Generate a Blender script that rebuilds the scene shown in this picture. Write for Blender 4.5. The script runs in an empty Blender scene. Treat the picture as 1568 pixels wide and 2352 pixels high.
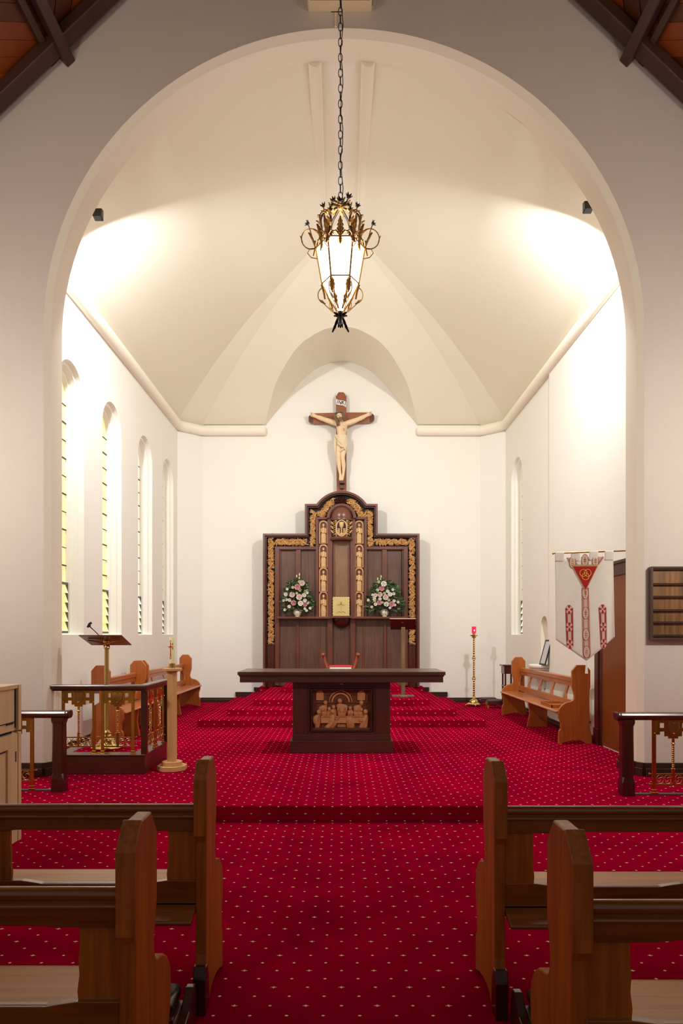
import bpy, bmesh, math, random
from mathutils import Vector, Matrix
C = bpy.context.scene.collection
PI = math.pi
def L(r, g, b, a=1.0):
    f = lambda c: (c/255/12.92) if c/255 <= .04045 else ((c/255+.055)/1.055)**2.4
    return (f(r), f(g), f(b), a)

# ------------------------------------------------------------------ camera
F = 1568.0; CX = 784.0; HY = 1458.0; CAMH = 1.6
cam = bpy.data.cameras.new('camera'); camo = bpy.data.objects.new('camera', cam); C.objects.link(camo)
camo.location = (0, 0, CAMH); camo.rotation_euler = (PI/2, 0, 0)
cam.sensor_fit = 'HORIZONTAL'; cam.sensor_width = 24.0; cam.lens = 24.0
cam.shift_y = (HY-1176.0)/1568.0; cam.clip_start = .05
bpy.context.scene.camera = camo
# ------------------------------------------------------------------ world, lights, exposure
sc = bpy.context.scene
sc.view_settings.view_transform = 'Standard'; sc.view_settings.look = 'None'
sc.view_settings.gamma = 1; sc.view_settings.exposure = 0.0; sc.view_settings.use_curve_mapping = False
w = bpy.data.worlds.new('world'); sc.world = w; w.use_nodes = True
w.node_tree.nodes['Background'].inputs[0].default_value = (1.0, .93, .84, 1)
w.node_tree.nodes['Background'].inputs[1].default_value = 0.2
def area(name, loc, target, sx, sy, power, col, spread=None):
    d = bpy.data.lights.new(name, 'AREA'); d.shape = 'RECTANGLE'; d.size = sx; d.size_y = sy
    d.energy = power; d.color = col
    if spread: d.spread = spread
    o = bpy.data.objects.new(name, d); C.objects.link(o); o.location = loc
    o.rotation_euler = (Vector(target)-Vector(loc)).to_track_quat('-Z', 'Y').to_euler()
    return o
FLOOD = [(-2.62, 7.72, 6.28), (2.62, 7.72, 6.36)]
area('flood_light', (-2.67, 7.80, 6.25), (-.4, 14.4, .9), .22, .16, 150, (.975, .995, .985), math.radians(158))
area('flood_light', (2.67, 7.80, 6.33), (.4, 14.4, .9), .22, .16, 150, (.975, .995, .985), math.radians(158))
def bulb(name, loc, power, col, r):
    d = bpy.data.lights.new(name, 'POINT'); d.energy = power; d.color = col; d.shadow_soft_size = r
    o = bpy.data.objects.new(name, d); C.objects.link(o); o.location = loc; return o
for s_ in (-1, 1):
    bulb('pew_side_fill', (s_*3.6, 4.2, 4.4), 23, (1, .93, .83), .15)  # added point lights that lift the pews; no lanterns hang here
    area('arch_wall_fill', (s_*4.1, 4.3, 3.5), (s_*3.7, 7.05, 2.6), .5, .3, 70, (1, .95, .88), math.radians(180))  # unseen area lights added to brighten the arch wall
for s_ in (-1, 1):
    area('arch_wall_fill', (s_*2.6, 3.4, 6.6), (s_*2.8, 7.05, 7.6), .8, .4, 19, (1, .84, .70), math.radians(180))  # another added pair out of view, lifting the top of the arch wall
area('nave_light', (0, .2, 6.0), (0, 2.6, 0), 1.2, .8, 7, (1, .90, .80), math.radians(130))


# ------------------------------------------------------------------ mesh helper
class MB:
    def __init__(s): s.v = []; s.f = []; s.m = []; s.cur = 0
    def mat(s, i): s.cur = i; return s
    def add(s, vs, fs):
        o = len(s.v); s.v += [tuple(p) for p in vs]
        for f in fs: s.f.append([i+o for i in f]); s.m.append(s.cur)
        return s
    def box(s, x0, x1, y0, y1, z0, z1):
        v = [(x, y, z) for z in (z0, z1) for y in (y0, y1) for x in (x0, x1)]
        return s.add(v, [(0,2,3,1),(4,5,7,6),(0,1,5,4),(2,6,7,3),(0,4,6,2),(1,3,7,5)])
    def prism(s, poly, axis, a, b):
        # poly: 2d points; axis 'x': (y,z) 'y': (x,z) 'z': (x,y)
        def P(p, t): return (t,p[0],p[1]) if axis == 'x' else ((p[0],t,p[1]) if axis == 'y' else (p[0],p[1],t))
        n = len(poly); v = [P(p,a) for p in poly]+[P(p,b) for p in poly]
        f = [list(range(n))[::-1], list(range(n, 2*n))]+[(i,(i+1)%n,n+(i+1)%n,n+i) for i in range(n)]
        return s.add(v, f)
    def frame(s, outer, inner, axis, a, b):
        # closed ring between two polys with the same number of points
        def P(p, t): return (t,p[0],p[1]) if axis == 'x' else ((p[0],t,p[1]) if axis == 'y' else (p[0],p[1],t))
        n = len(outer); v = [P(p,a) for p in outer]+[P(p,a) for p in inner]+[P(p,b) for p in outer]+[P(p,b) for p in inner]
        f = []
        for i in range(n):
            j = (i+1)%n
            f += [(i,j,n+j,n+i),(2*n+i,3*n+i,3*n+j,2*n+j),(i,2*n+i,2*n+j,j),(n+i,n+j,3*n+j,3*n+i)]
        return s.add(v, f)
    def rectframe(s, x0, x1, z0, z1, wd, y0, y1):
        return s.frame([(x0,z0),(x1,z0),(x1,z1),(x0,z1)],[(x0+wd,z0+wd),(x1-wd,z0+wd),(x1-wd,z1-wd),(x0+wd,z1-wd)],'y',y0,y1)
    def grid(s, fn, nu, nv, cu=False, cv=False):
        v = [fn(i/(nu if cu else nu-1), j/(nv if cv else nv-1)) for i in range(nu) for j in range(nv)]
        f = []
        for i in range(nu if cu else nu-1):
            for j in range(nv if cv else nv-1):
                i2 = (i+1)%nu; j2 = (j+1)%nv
                f.append((i*nv+j, i2*nv+j, i2*nv+j2, i*nv+j2))
        return s.add(v, f)
    def lathe(s, prof, c=(0,0,0), n=24, a0=0, a1=2*PI, sx=1, sy=1):
        full = abs(a1-a0-2*PI) < 1e-6; m = len(prof); k = n if full else n+1
        v = []
        for i in range(k):
            a = a0+(a1-a0)*i/n
            for r, z in prof: v.append((c[0]+r*math.cos(a)*sx, c[1]+r*math.sin(a)*sy, c[2]+z))
        f = []
        for i in range(n):
            i2 = (i+1)%k
            for j in range(m-1): f.append((i*m+j, i2*m+j, i2*m+j+1, i*m+j+1))
        if full:
            if prof[0][0] > 1e-5: f.append([i*m for i in range(k)][::-1])
            if prof[-1][0] > 1e-5: f.append([i*m+m-1 for i in range(k)])
        return s.add(v, f)
    def tube(s, pts, r, n=8, closed=False, cap=True):
        pts = [Vector(p) for p in pts]; N = len(pts)
        rr = r if isinstance(r, (list, tuple)) else [r]*N
        v = []; up = None
        for i, p in enumerate(pts):
            a = pts[i-1] if (i > 0 or closed) else p; b = pts[(i+1)%N] if (i < N-1 or closed) else p
            t = (b-a).normalized() if (b-a).length > 1e-9 else Vector((0,0,1))
            if up is None:
                up = Vector((0,0,1)) if abs(t.z) < .9 else Vector((1,0,0))
            sx = t.cross(up)
            if sx.length < 1e-6: sx = t.orthogonal()
            sx.normalize(); up = sx.cross(t).normalized()
            for k in range(n):
                an = 2*PI*k/n; v.append(p+(sx*math.cos(an)+up*math.sin(an))*rr[i])
        f = []
        for i in range(N if closed else N-1):
            i2 = (i+1)%N
            for k in range(n): k2 = (k+1)%n; f.append((i*n+k, i*n+k2, i2*n+k2, i2*n+k))
        if cap and not closed: f += [list(range(n))[::-1], [(N-1)*n+k for k in range(n)]]
        return s.add(v, f)
    def ball(s, c, r, n=10, m=8):
        rx, ry, rz = r if isinstance(r, (list,tuple)) else (r,r,r)
        prof = [(math.sin(PI*j/m), -math.cos(PI*j/m)) for j in range(m+1)]
        v = []
        for i in range(n):
            a = 2*PI*i/n
            for q, z in prof[1:-1]: v.append((c[0]+rx*q*math.cos(a), c[1]+ry*q*math.sin(a), c[2]+rz*z))
        k = m-1; f = []
        for i in range(n):
            i2 = (i+1)%n
            for j in range(k-1): f.append((i*k+j, i2*k+j, i2*k+j+1, i*k+j+1))
        b = len(v); v += [(c[0],c[1],c[2]-rz),(c[0],c[1],c[2]+rz)]
        for i in range(n):
            i2 = (i+1)%n; f += [(b, i2*k, i*k), (b+1, i*k+k-1, i2*k+k-1)]
        return s.add(v, f)
    def leaf(s, c, u, nrm, Ln, W, curl=.3, lobes=3, h=.15, rows=11, back=True):
        # lobed leaf starting at c along u, surface normal nrm, tip curling out along nrm
        c = Vector(c); u = Vector(u).normalized(); nrm = Vector(nrm); nrm = (nrm-u*nrm.dot(u)).normalized(); sd = u.cross(nrm)
        v = []
        for i in range(rows):
            t = i/(rows-1)
            wd = W*(math.sin(PI*min(1,t*.93+.04))**.7)*(.62+.38*abs(math.cos(lobes*PI*t)))*(1-.35*t)
            p = c+u*(Ln*(t-.18*curl*t*t))+nrm*(Ln*curl*t*t)
            v += [p-sd*wd-nrm*h*W*.6, p+nrm*h*W*.9-sd*wd*.4, p+nrm*h*W*.2, p+nrm*h*W*.9+sd*wd*.4, p+sd*wd-nrm*h*W*.6]
        f = []
        for i in range(rows-1):
            for k in range(4): f.append((i*5+k, i*5+k+1, i*5+5+k+1, i*5+5+k))
        return s.add(v, f)
    def build(s, name, mats, parent=None, off=None, smooth=False, bevel=0, solid=0, angle=40):
        me = bpy.data.meshes.new(name)
        if off is None and parent is not None: off = parent.get('_o')
        vs = s.v
        if off is not None: ox, oy, oz = off; vs = [(a-ox, b-oy, c-oz) for a, b, c in vs]
        me.from_pydata(vs, [], s.f)
        if not isinstance(mats, (list, tuple)): mats = [mats]
        for m in mats: me.materials.append(m)
        me.polygons.foreach_set('material_index', s.m)
        bm = bmesh.new(); bm.from_mesh(me)
        bmesh.ops.recalc_face_normals(bm, faces=bm.faces); bm.to_mesh(me); bm.free()
        me.update()
        o = bpy.data.objects.new(name, me); C.objects.link(o)
        if parent is not None:
            o.parent = parent
            if parent.get('_o') is not None: o['_o'] = list(parent['_o'])
        if bevel:
            md = o.modifiers.new('bevel', 'BEVEL'); md.width = bevel; md.segments = 2; md.limit_method = 'ANGLE'; md.angle_limit = math.radians(35)
        if solid:
            md = o.modifiers.new('solid', 'SOLIDIFY'); md.thickness = solid; md.offset = 0
        if smooth:
            me.polygons.foreach_set('use_smooth', [True]*len(me.polygons))
            try: me.set_sharp_from_angle(angle=math.radians(angle))
            except Exception: pass
        return o
def thing(name, label, cat, loc=(0,0,0), group=None, world=True):
    o = bpy.data.objects.new(name, None); C.objects.link(o); o.location = loc
    o.empty_display_size = .1
    o['label'] = label; o['category'] = cat
    if group: o['group'] = group
    o['_o'] = list(loc) if world else [0.0, 0.0, 0.0]
    return o
def tag(o, label, cat, group=None):
    o['label'] = label; o['category'] = cat
    if group: o['group'] = group
    return o
def struct(o): o['kind'] = 'structure'; return o
def recentre(o):
    # put the origin of a single-mesh thing at its base
    me = o.data; xs = [v.co.x for v in me.vertices]; ys = [v.co.y for v in me.vertices]; zs = [v.co.z for v in me.vertices]
    c = Vector(((min(xs)+max(xs))/2, (min(ys)+max(ys))/2, min(zs)))
    me.transform(Matrix.Translation(-c)); o.location = c; return o
def dup(o, loc=None, label=None, parent=None, rotz=None):
    c = o.copy(); C.objects.link(c)
    if parent is not None: c.parent = parent
    if loc is not None: c.location = loc
    if label: c['label'] = label
    if rotz is not None: c.rotation_euler = (0, 0, rotz)
    for ch in list(o.children):
        dup(ch, parent=c)
    return c
def P(px, py, Y): return ((px-CX)*Y/F, Y, CAMH+(HY-py)*Y/F)

# ------------------------------------------------------------------ materials
def newmat(name):
    m = bpy.data.materials.new(name); m.use_nodes = True
    return m, m.node_tree, m.node_tree.nodes['Principled BSDF']
def N(nt, t, **k):
    n = nt.nodes.new(t)
    for a, b in k.items(): setattr(n, a, b)
    return n
def plain(name, col, rough=.6, metal=0, bump=0, bscale=60, emis=None, estr=0, coat=0, var=0, vscale=6):
    m, nt, b = newmat(name)
    b.inputs['Base Color'].default_value = col; b.inputs['Roughness'].default_value = rough; b.inputs['Metallic'].default_value = metal
    if emis: b.inputs['Emission Color'].default_value = emis; b.inputs['Emission Strength'].default_value = estr
    if coat: b.inputs['Coat Weight'].default_value = coat; b.inputs['Coat Roughness'].default_value = .15
    tc = N(nt, 'ShaderNodeTexCoord')
    if var:
        no = N(nt, 'ShaderNodeTexNoise'); no.inputs['Scale'].default_value = vscale; no.inputs['Detail'].default_value = 5
        nt.links.new(tc.outputs['Object'], no.inputs['Vector'])
        mx = N(nt, 'ShaderNodeMix', data_type='RGBA'); mx.inputs[6].default_value = tuple(c*(1-var) for c in col[:3])+(1,)
        mx.inputs[7].default_value = tuple(min(1, c*(1+var)) for c in col[:3])+(1,)
        nt.links.new(no.outputs[0], mx.inputs[0]); nt.links.new(mx.outputs[2], b.inputs['Base Color'])
    if bump:
        no = N(nt, 'ShaderNodeTexNoise'); no.inputs['Scale'].default_value = bscale; no.inputs['Detail'].default_value = 4
        nt.links.new(tc.outputs['Object'], no.inputs['Vector'])
        bp = N(nt, 'ShaderNodeBump'); bp.inputs['Strength'].default_value = bump; bp.inputs['Distance'].default_value = .01
        nt.links.new(no.outputs[0], bp.inputs['Height']); nt.links.new(bp.outputs[0], b.inputs['Normal'])
    return m
def wood(name, dark, light, axis='z', scale=1.0, rough=.38, coat=.25, contrast=(.3,.7)):
    m, nt, b = newmat(name)
    tc = N(nt, 'ShaderNodeTexCoord'); mp = N(nt, 'ShaderNodeMapping')
    sc_ = {'x': (1.2, 22, 22), 'y': (22, 1.2, 22), 'z': (22, 22, 1.2)}[axis]
    mp.inputs['Scale'].default_value = tuple(a*scale for a in sc_)
    nt.links.new(tc.outputs['Object'], mp.inputs['Vector'])
    n1 = N(nt, 'ShaderNodeTexNoise'); n1.inputs['Scale'].default_value = 1.6; n1.inputs['Detail'].default_value = 7; n1.inputs['Roughness'].default_value = .62; n1.inputs['Distortion'].default_value = .35
    nt.links.new(mp.outputs[0], n1.inputs['Vector'])
    n2 = N(nt, 'ShaderNodeTexNoise'); n2.inputs['Scale'].default_value = 1.3; n2.inputs['Detail'].default_value = 2
    nt.links.new(tc.outputs['Object'], n2.inputs['Vector'])
    ad = N(nt, 'ShaderNodeMath', operation='MULTIPLY_ADD'); ad.inputs[1].default_value = .45; 
    nt.links.new(n2.outputs[0], ad.inputs[0]); 
    s1 = N(nt, 'ShaderNodeMath', operation='MULTIPLY'); s1.inputs[1].default_value = .6; nt.links.new(n1.outputs[0], s1.inputs[0])
    nt.links.new(s1.outputs[0], ad.inputs[2])
    cr = N(nt, 'ShaderNodeValToRGB'); cr.color_ramp.elements[0].position = contrast[0]; cr.color_ramp.elements[1].position = contrast[1]
    cr.color_ramp.elements[0].color = dark; cr.color_ramp.elements[1].color = light
    nt.links.new(ad.outputs[0], cr.inputs[0]); nt.links.new(cr.outputs[0], b.inputs['Base Color'])
    b.inputs['Roughness'].default_value = rough; b.inputs['Coat Weight'].default_value = coat; b.inputs['Coat Roughness'].default_value = .22
    bp = N(nt, 'ShaderNodeBump'); bp.inputs['Strength'].default_value = .12; bp.inputs['Distance'].default_value = .004
    nt.links.new(n1.outputs[0], bp.inputs['Height']); nt.links.new(bp.outputs[0], b.inputs['Normal'])
    return m
def carpet_mat():
    m, nt, b = newmat('carpet')
    def M(op, a, b_=None, c=None):
        n = N(nt, 'ShaderNodeMath', operation=op)
        for i, x in enumerate((a, b_, c)):
            if x is None: continue
            if isinstance(x, (int, float)): n.inputs[i].default_value = x
            else: nt.links.new(x, n.inputs[i])
        return n.outputs[0]
    ge = N(nt, 'ShaderNodeNewGeometry'); sp = N(nt, 'ShaderNodeSeparateXYZ'); nt.links.new(ge.outputs['Position'], sp.inputs[0])
    sn = N(nt, 'ShaderNodeSeparateXYZ'); nt.links.new(ge.outputs['True Normal'], sn.inputs[0])
    S = .154
    flat = M('GREATER_THAN', M('ABSOLUTE', sn.outputs[2]), .5)
    side = M('GREATER_THAN', M('ABSOLUTE', sn.outputs[0]), .5)
    # along-across coordinates; on risers the height runs instead of the depth
    ucoord = M('ADD', M('MULTIPLY', sp.outputs[0], M('SUBTRACT', 1, side)), M('MULTIPLY', sp.outputs[1], side))
    vy = M('DIVIDE', M('SUBTRACT', sp.outputs[1], 3.407), S); vz = M('DIVIDE', M('SUBTRACT', sp.outputs[2], .072), S*.78)
    v = M('ADD', M('MULTIPLY', vy, flat), M('MULTIPLY', vz, M('SUBTRACT', 1, flat)))
    u = M('DIVIDE', ucoord, S)
    def lattice(u, v):
        iu = M('ROUND', u); iv = M('ROUND', v)
        return M('ABSOLUTE', M('SUBTRACT', u, iu)), M('ABSOLUTE', M('SUBTRACT', v, iv)), iu, iv
    def dia(fu, fv, a, b_): return M('LESS_THAN', M('ADD', M('DIVIDE', fu, a), M('DIVIDE', fv, b_)), 1)
    fu, fv, iu, iv = lattice(u, v)
    small = dia(fu, fv, .058, .046)
    big = M('MAXIMUM', M('MAXIMUM', dia(fu, fv, .105, .032), dia(fu, fv, .030, .075)), dia(fu, fv, .055, .046))
    even = M('LESS_THAN', M('ABSOLUTE', M('SUBTRACT', M('FRACT', M('MULTIPLY', M('ADD', iu, iv), .5)), 0)), .25)
    a1 = M('ADD', M('MULTIPLY', even, big), M('MULTIPLY', M('SUBTRACT', 1, even), small))
    fu2, fv2, _, _ = lattice(M('ADD', u, .5), M('ADD', v, .5))
    mask = M('MAXIMUM', a1, dia(fu2, fv2, .058, .046))
    no = N(nt, 'ShaderNodeTexNoise'); no.inputs['Scale'].default_value = 260; no.inputs['Detail'].default_value = 3
    nt.links.new(ge.outputs['Position'], no.inputs['Vector'])
    n2 = N(nt, 'ShaderNodeTexNoise'); n2.inputs['Scale'].default_value = 2.2; n2.inputs['Detail'].default_value = 4
    nt.links.new(ge.outputs['Position'], n2.inputs['Vector'])
    cr = N(nt, 'ShaderNodeValToRGB'); cr.color_ramp.elements[0].color = L(92, 0, 23); cr.color_ramp.elements[1].color = L(196, 0, 55)
    cr.color_ramp.elements[0].position = .25; cr.color_ramp.elements[1].position = .8
    nt.links.new(M('ADD', M('MULTIPLY', no.outputs[0], .6), M('MULTIPLY', n2.outputs[0], .4)), cr.inputs[0])
    mx = N(nt, 'ShaderNodeMix', data_type='RGBA'); nt.links.new(mask, mx.inputs[0]); nt.links.new(cr.outputs[0], mx.inputs[6]); mx.inputs[7].default_value = L(246, 216, 170)
    nt.links.new(mx.outputs[2], b.inputs['Base Color']); b.inputs['Roughness'].default_value = .95
    b.inputs['Specular IOR Level'].default_value = 0
    bp = N(nt, 'ShaderNodeBump'); bp.inputs['Strength'].default_value = .35; bp.inputs['Distance'].default_value = .004
    nt.links.new(no.outputs[0], bp.inputs['Height']); nt.links.new(bp.outputs[0], b.inputs['Normal'])
    return m
CARPET = carpet_mat()
PLASTER = plain('nave_plaster', L(214, 202, 190), .9, bump=.12, bscale=35, var=.035, vscale=1.6)
CHANCEL = plain('chancel_plaster', L(243, 240, 231), .85, bump=.05, bscale=30, var=.01, vscale=1.2)
VAULT = plain('vault_plaster', L(243, 237, 218), .85, bump=.04, bscale=30, var=.012, vscale=1.0)
CORN = plain('cornice_plaster', L(244, 236, 218), .8)
SKIRT = wood('skirting_wood', L(30, 20, 16), L(58, 38, 28), 'x')
PEW = wood('pew_wood', L(108, 56, 8), L(212, 122, 34), 'z', 1.0, .42, .1)
PEWX = wood('pew_wood_long', L(84, 44, 10), L(164, 94, 30), 'x', 1.0, .24, 1.0)
SEATW = wood('pew_seat_wood_sheen', L(166, 102, 44), L(224, 164, 96), 'x', .8, .40, .35)  # paler than the other pew wood: reflected bright walls are put into the colour
BENCH = wood('bench_wood', L(140, 68, 16), L(196, 108, 40), 'z', 1.0, .4, .25)
BENCHY = wood('bench_wood_long', L(140, 72, 30), L(188, 112, 58), 'y', 1.0, .4, .25)
ALTAR = wood('altar_wood', L(52, 22, 16), L(96, 48, 36), 'z', 1.0, .36, .3)
ALTARX = wood('altar_wood_long', L(52, 24, 18), L(98, 54, 42), 'x', 1.0, .36, .3)
RERE = wood('reredos_wood', L(74, 38, 28), L(122, 70, 52), 'z', 1.0, .34, .35)
REREP = wood('reredos_panel_wood', L(66, 44, 36), L(120, 86, 70), 'z', 1.1, .3, .4)
REREC = wood('reredos_centre_panel', L(104, 74, 52), L(156, 116, 84), 'z', 1.6, .3, .4)
DARKW = wood('dark_mahogany', L(38, 12, 8), L(82, 30, 18), 'z', 1.0, .3, .4)
DARKX = wood('dark_mahogany_long', L(44, 18, 12), L(88, 42, 30), 'x', 1.0, .3, .4)
DARKY = wood('dark_mahogany_deep', L(40, 16, 11), L(80, 38, 28), 'y', 1.0, .3, .4)
CARVE = plain('carved_gilt_wood', L(212, 166, 106), .5, bump=.3, bscale=160, var=.22, vscale=30)
CARVEL = plain('carved_pale_wood', L(222, 182, 128), .55, bump=.2, bscale=160, var=.1, vscale=40)
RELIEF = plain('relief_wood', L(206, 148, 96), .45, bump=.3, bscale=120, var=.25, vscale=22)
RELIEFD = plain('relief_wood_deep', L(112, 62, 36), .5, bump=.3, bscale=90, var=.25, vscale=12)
HOLLOW = plain('carving_ground', L(38, 22, 14), .7)
BRASS = plain('brass', L(206, 168, 84), .24, 1, bump=.03, bscale=25, var=.12, vscale=9)
BRASSL = plain('polished_brass', L(226, 198, 128), .18, 1)
GOLD = plain('gilt_plate', L(240, 218, 150), .32, .75, bump=.25, bscale=60)
STEEL = plain('grey_metal', L(120, 118, 122), .4, .8)
BLACK = plain('black_plastic', L(22, 22, 24), .4)
VINYL = plain('black_vinyl', L(18, 20, 22), .28, coat=.3)
PINE = wood('pale_oak', L(196, 144, 84), L(228, 182, 122), 'z', .9, .5, .1)
BIRCH = wood('birch_ply', L(206, 178, 132), L(226, 202, 158), 'z', .5, .5, .1)
ROOFW = wood('roof_boards', L(92, 30, 8), L(150, 62, 18), 'x', .8, .5, .1)
BEAMW = wood('roof_beam_wood', L(44, 24, 20), L(76, 44, 34), 'y', .8, .5, .1)
WHITEP = plain('white_paper', L(238, 236, 230), .8)
CREAM = plain('cream_enamel', L(236, 220, 186), .5)
DOORW = wood('door_wood', L(96, 44, 8), L(138, 70, 18), 'z', .9, .4, .2)
# ------------------------------------------------------------------ setting: floors
FZ = .14
o = struct(MB().box(-5.2, 5.2, -3.5, 5.828, -.1, 0).build('floor', CARPET))
mb = MB(); mb.box(-5.2, 5.2, 5.83, 15.0, -.1, FZ)
struct(mb.build('floor', CARPET, bevel=.012))
TIER = [(2.27, 10.75, FZ, .263), (1.88, 11.21, .263, .378), (1.508, 11.68, .378, .498), (1.135, 12.99, .498, .606)]
mb = MB()
for hw, y, z0, z1 in TIER: mb.box(-hw, hw, y, 14.79, z0-.01, z1)
mb.box(-1.74, 1.74, 14.42, 14.79, .37, .497)
struct(mb.build('floor', CARPET, bevel=.012))
# ------------------------------------------------------------------ arch wall
AC = .025; AZ = 4.765; YA, YB, YC = 7.05, 7.12, 7.39; R1, R2 = 3.10, 3.05; XO = 5.2
RZ, RS = 10.44, .955; XR = .06
angs = sorted(set([i*PI/64 for i in range(65)]+[math.atan2(RZ-RS*(XO-XR)-AZ, XO-AC), PI-math.atan2(RZ-RS*(XO+XR)-AZ, XO+AC)]))
def outer(a):
    dx, dz = math.cos(a), math.sin(a); best = 1e9
    if dx > 1e-6: best = min(best, (XO-AC)/dx)
    if dx < -1e-6: best = min(best, (-XO-AC)/dx)
    for s in (1, -1):   # roof: z = RZ - RS*s*(x-XR)
        den = dz+RS*s*dx
        if den > 1e-6:
            t = (RZ-RS*s*(AC-XR)-AZ)/den
            if t > 0: best = min(best, t)
    return (AC+dx*best, AZ+dz*best)
def archpts(R): return [(AC+R, FZ)]+[(AC+R*math.cos(a), AZ+R*math.sin(a)) for a in angs]+[(AC-R, FZ)]
outp = [(XO, FZ)]+[outer(a) for a in angs]+[(-XO, FZ)]
mb = MB(); n = len(outp)
i1 = archpts(R1); i2 = archpts(R2)
vs = [(x, YA, z) for x, z in outp]+[(x, YA, z) for x, z in i1]
mb.add(vs, [(i, i+1, n+i+1, n+i) for i in range(n-1)])
mb.mat(1); mb.add([(x, YA, z) for x, z in i1]+[(x, YB, z) for x, z in i2]+[(x, YC, z) for x, z in i2]+[(x, YC, z) for x, z in outp],
       [(k*n+i, k*n+i+1, (k+1)*n+i+1, (k+1)*n+i) for k in range(3) for i in range(n-1)])
struct(mb.build('wall_arch', [PLASTER, CORN]))
# nave side walls
struct(MB().box(-5.4, -5.2, -3.5, 7.4, 0, 5.6).build('wall_left', PLASTER))
struct(MB().box(5.2, 5.4, -3.5, 7.4, 0, 5.6).build('wall_right', PLASTER))
# ------------------------------------------------------------------ vault
PT = [(0, 6.12), (.25, 6.75), (.5, 7.24), (.68, 7.48), (.83, 7.66), (1, 7.86)]
def prof(t):
    if t <= 0: return 6.12
    if t >= 1: return 7.86
    for k in range(len(PT)-1):
        if PT[k][0] <= t <= PT[k+1][0]: break
    def sl(i):
        a = max(0, i-1); b = min(len(PT)-1, i+1); return (PT[b][1]-PT[a][1])/(PT[b][0]-PT[a][0])
    h = PT[k+1][0]-PT[k][0]; s = (t-PT[k][0])/h; m0 = sl(k)*h; m1 = sl(k+1)*h
    return (2*s**3-3*s*s+1)*PT[k][1]+(s**3-2*s*s+s)*m0+(-2*s**3+3*s*s)*PT[k+1][1]+(s**3-s*s)*m1
YR = 10.25
def crA(t): return (3.46*(1-t), 14.4-(14.4-YR)*t)
def crB(t): return (3.01*(1-t), 14.8-(14.8-YR)*t)
# lunette opening on the back facet (front curve) and on the wall (back curve), read as half outlines
front_px = [(175, 975), (166, 935), (149.5, 878), (115, 816), (90, 787), (75, 776), (38, 756), (0, 749)]
TA = None
def onfacet(py):
    lo, hi = 0, 1
    for _ in range(50):
        m = (lo+hi)/2; Y = 14.8-(14.8-YR)*m
        if HY-(prof(m)-CAMH)*F/Y > py: lo = m
        else: hi = m
    return lo
fpts = []
for dx, py in front_px:
    t = onfacet(py); Y = 14.8-(14.8-YR)*t; fpts.append((dx*Y/F, Y, prof(t), t))
bpts = [(dx*14.8/F, 14.8, CAMH+(HY-py)*14.8/F) for dx, py in [(171, 969), (126, 915), (92, 875), (58, 847), (36, 837), (24, 833), (12, 830.5), (0, 830)]]
def resample(p, n):
    d = [0]
    for a, b in zip(p, p[1:]): d.append(d[-1]+math.dist(a[:3], b[:3]))
    out = []
    for i in range(n):
        s = d[-1]*i/(n-1); k = 0
        while k < len(d)-2 and d[k+1] < s: k += 1
        f = (s-d[k])/(d[k+1]-d[k])
        def cr(j):
            p0 = p[max(0, k-1)][j]; p1 = p[k][j]; p2 = p[k+1][j]; p3 = p[min(len(p)-1, k+2)][j]
            return .5*((2*p1)+(-p0+p2)*f+(2*p0-5*p1+4*p2-p3)*f*f+(-p0+3*p1-3*p2+p3)*f**3)
        out.append(tuple(cr(j) for j in range(len(p[0]))))
    return out
fr = resample(fpts, 33); bk = resample(bpts, 33)
mb = MB(); NT = 33
for s in (-1, 1):
    rows = [i/(NT-1) for i in range(NT)]
    v = []; 
    for t in rows:
        x, y = crA(t); z = prof(t)
        za = AZ+math.sqrt(max(0, (R2+.03)**2-(x+.03)**2)) if x < R2 else 0
        for j in range(9): q = (j/8); v.append((s*x, 7.385+(y-7.385)*q, z+max(0, za-z)*(1-q)**2))
    mb.add(v, [(9*i+j, 9*i+j+1, 9*i+j+10, 9*i+j+9) for i in range(NT-1) for j in range(8)])
    v = []
    for t in rows:
        a = crA(t); b = crB(t); z = prof(t); v += [(s*a[0], a[1], z), (s*b[0], b[1], z)]
    mb.add(v, [(2*i, 2*i+1, 2*i+3, 2*i+2) for i in range(NT-1)])
    v = []
    for x, y, z, t in fr:
        t = max(0, min(1, t)); Y = 14.8-(14.8-YR)*t
        v += [(s*crB(t)[0], Y, prof(t)), (s*x, Y, prof(t))]
    mb.add(v, [(2*i, 2*i+1, 2*i+3, 2*i+2) for i in range(32)])
    ta = fr[-1][3]; v = []
    for i in range(17):
        t = ta+(1-ta)*i/16; v += [(s*crB(t)[0], 14.8-(14.8-YR)*t, prof(t)), (0, 14.8-(14.8-YR)*t, prof(t))]
    mb.add(v, [(2*i, 2*i+1, 2*i+3, 2*i+2) for i in range(16)])
    v = []
    for a, b in zip(fr, bk): v += [(s*a[0], a[1], a[2]), (s*b[0], b[1], b[2])]
    mb.add(v, [(2*i, 2*i+1, 2*i+3, 2*i+2) for i in range(32)])
struct(mb.build('ceiling', VAULT, smooth=True, angle=8))
# ridge: two half-round mouldings with a flat board between
for s in (-1, 1):
    struct(MB().tube([(s*.29, 7.392, 7.822), (s*.29, 10.1, 7.822)], .072, 20).build('trim_ridge', CORN, smooth=True))
mb = MB().box(-.225, .225, 7.392, 10.08, 7.845, 7.86); mb.box(-.165, .165, 7.392, 10.06, 7.838, 7.847)
struct(mb.build('trim_ridge', CHANCEL, bevel=.004))
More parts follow.
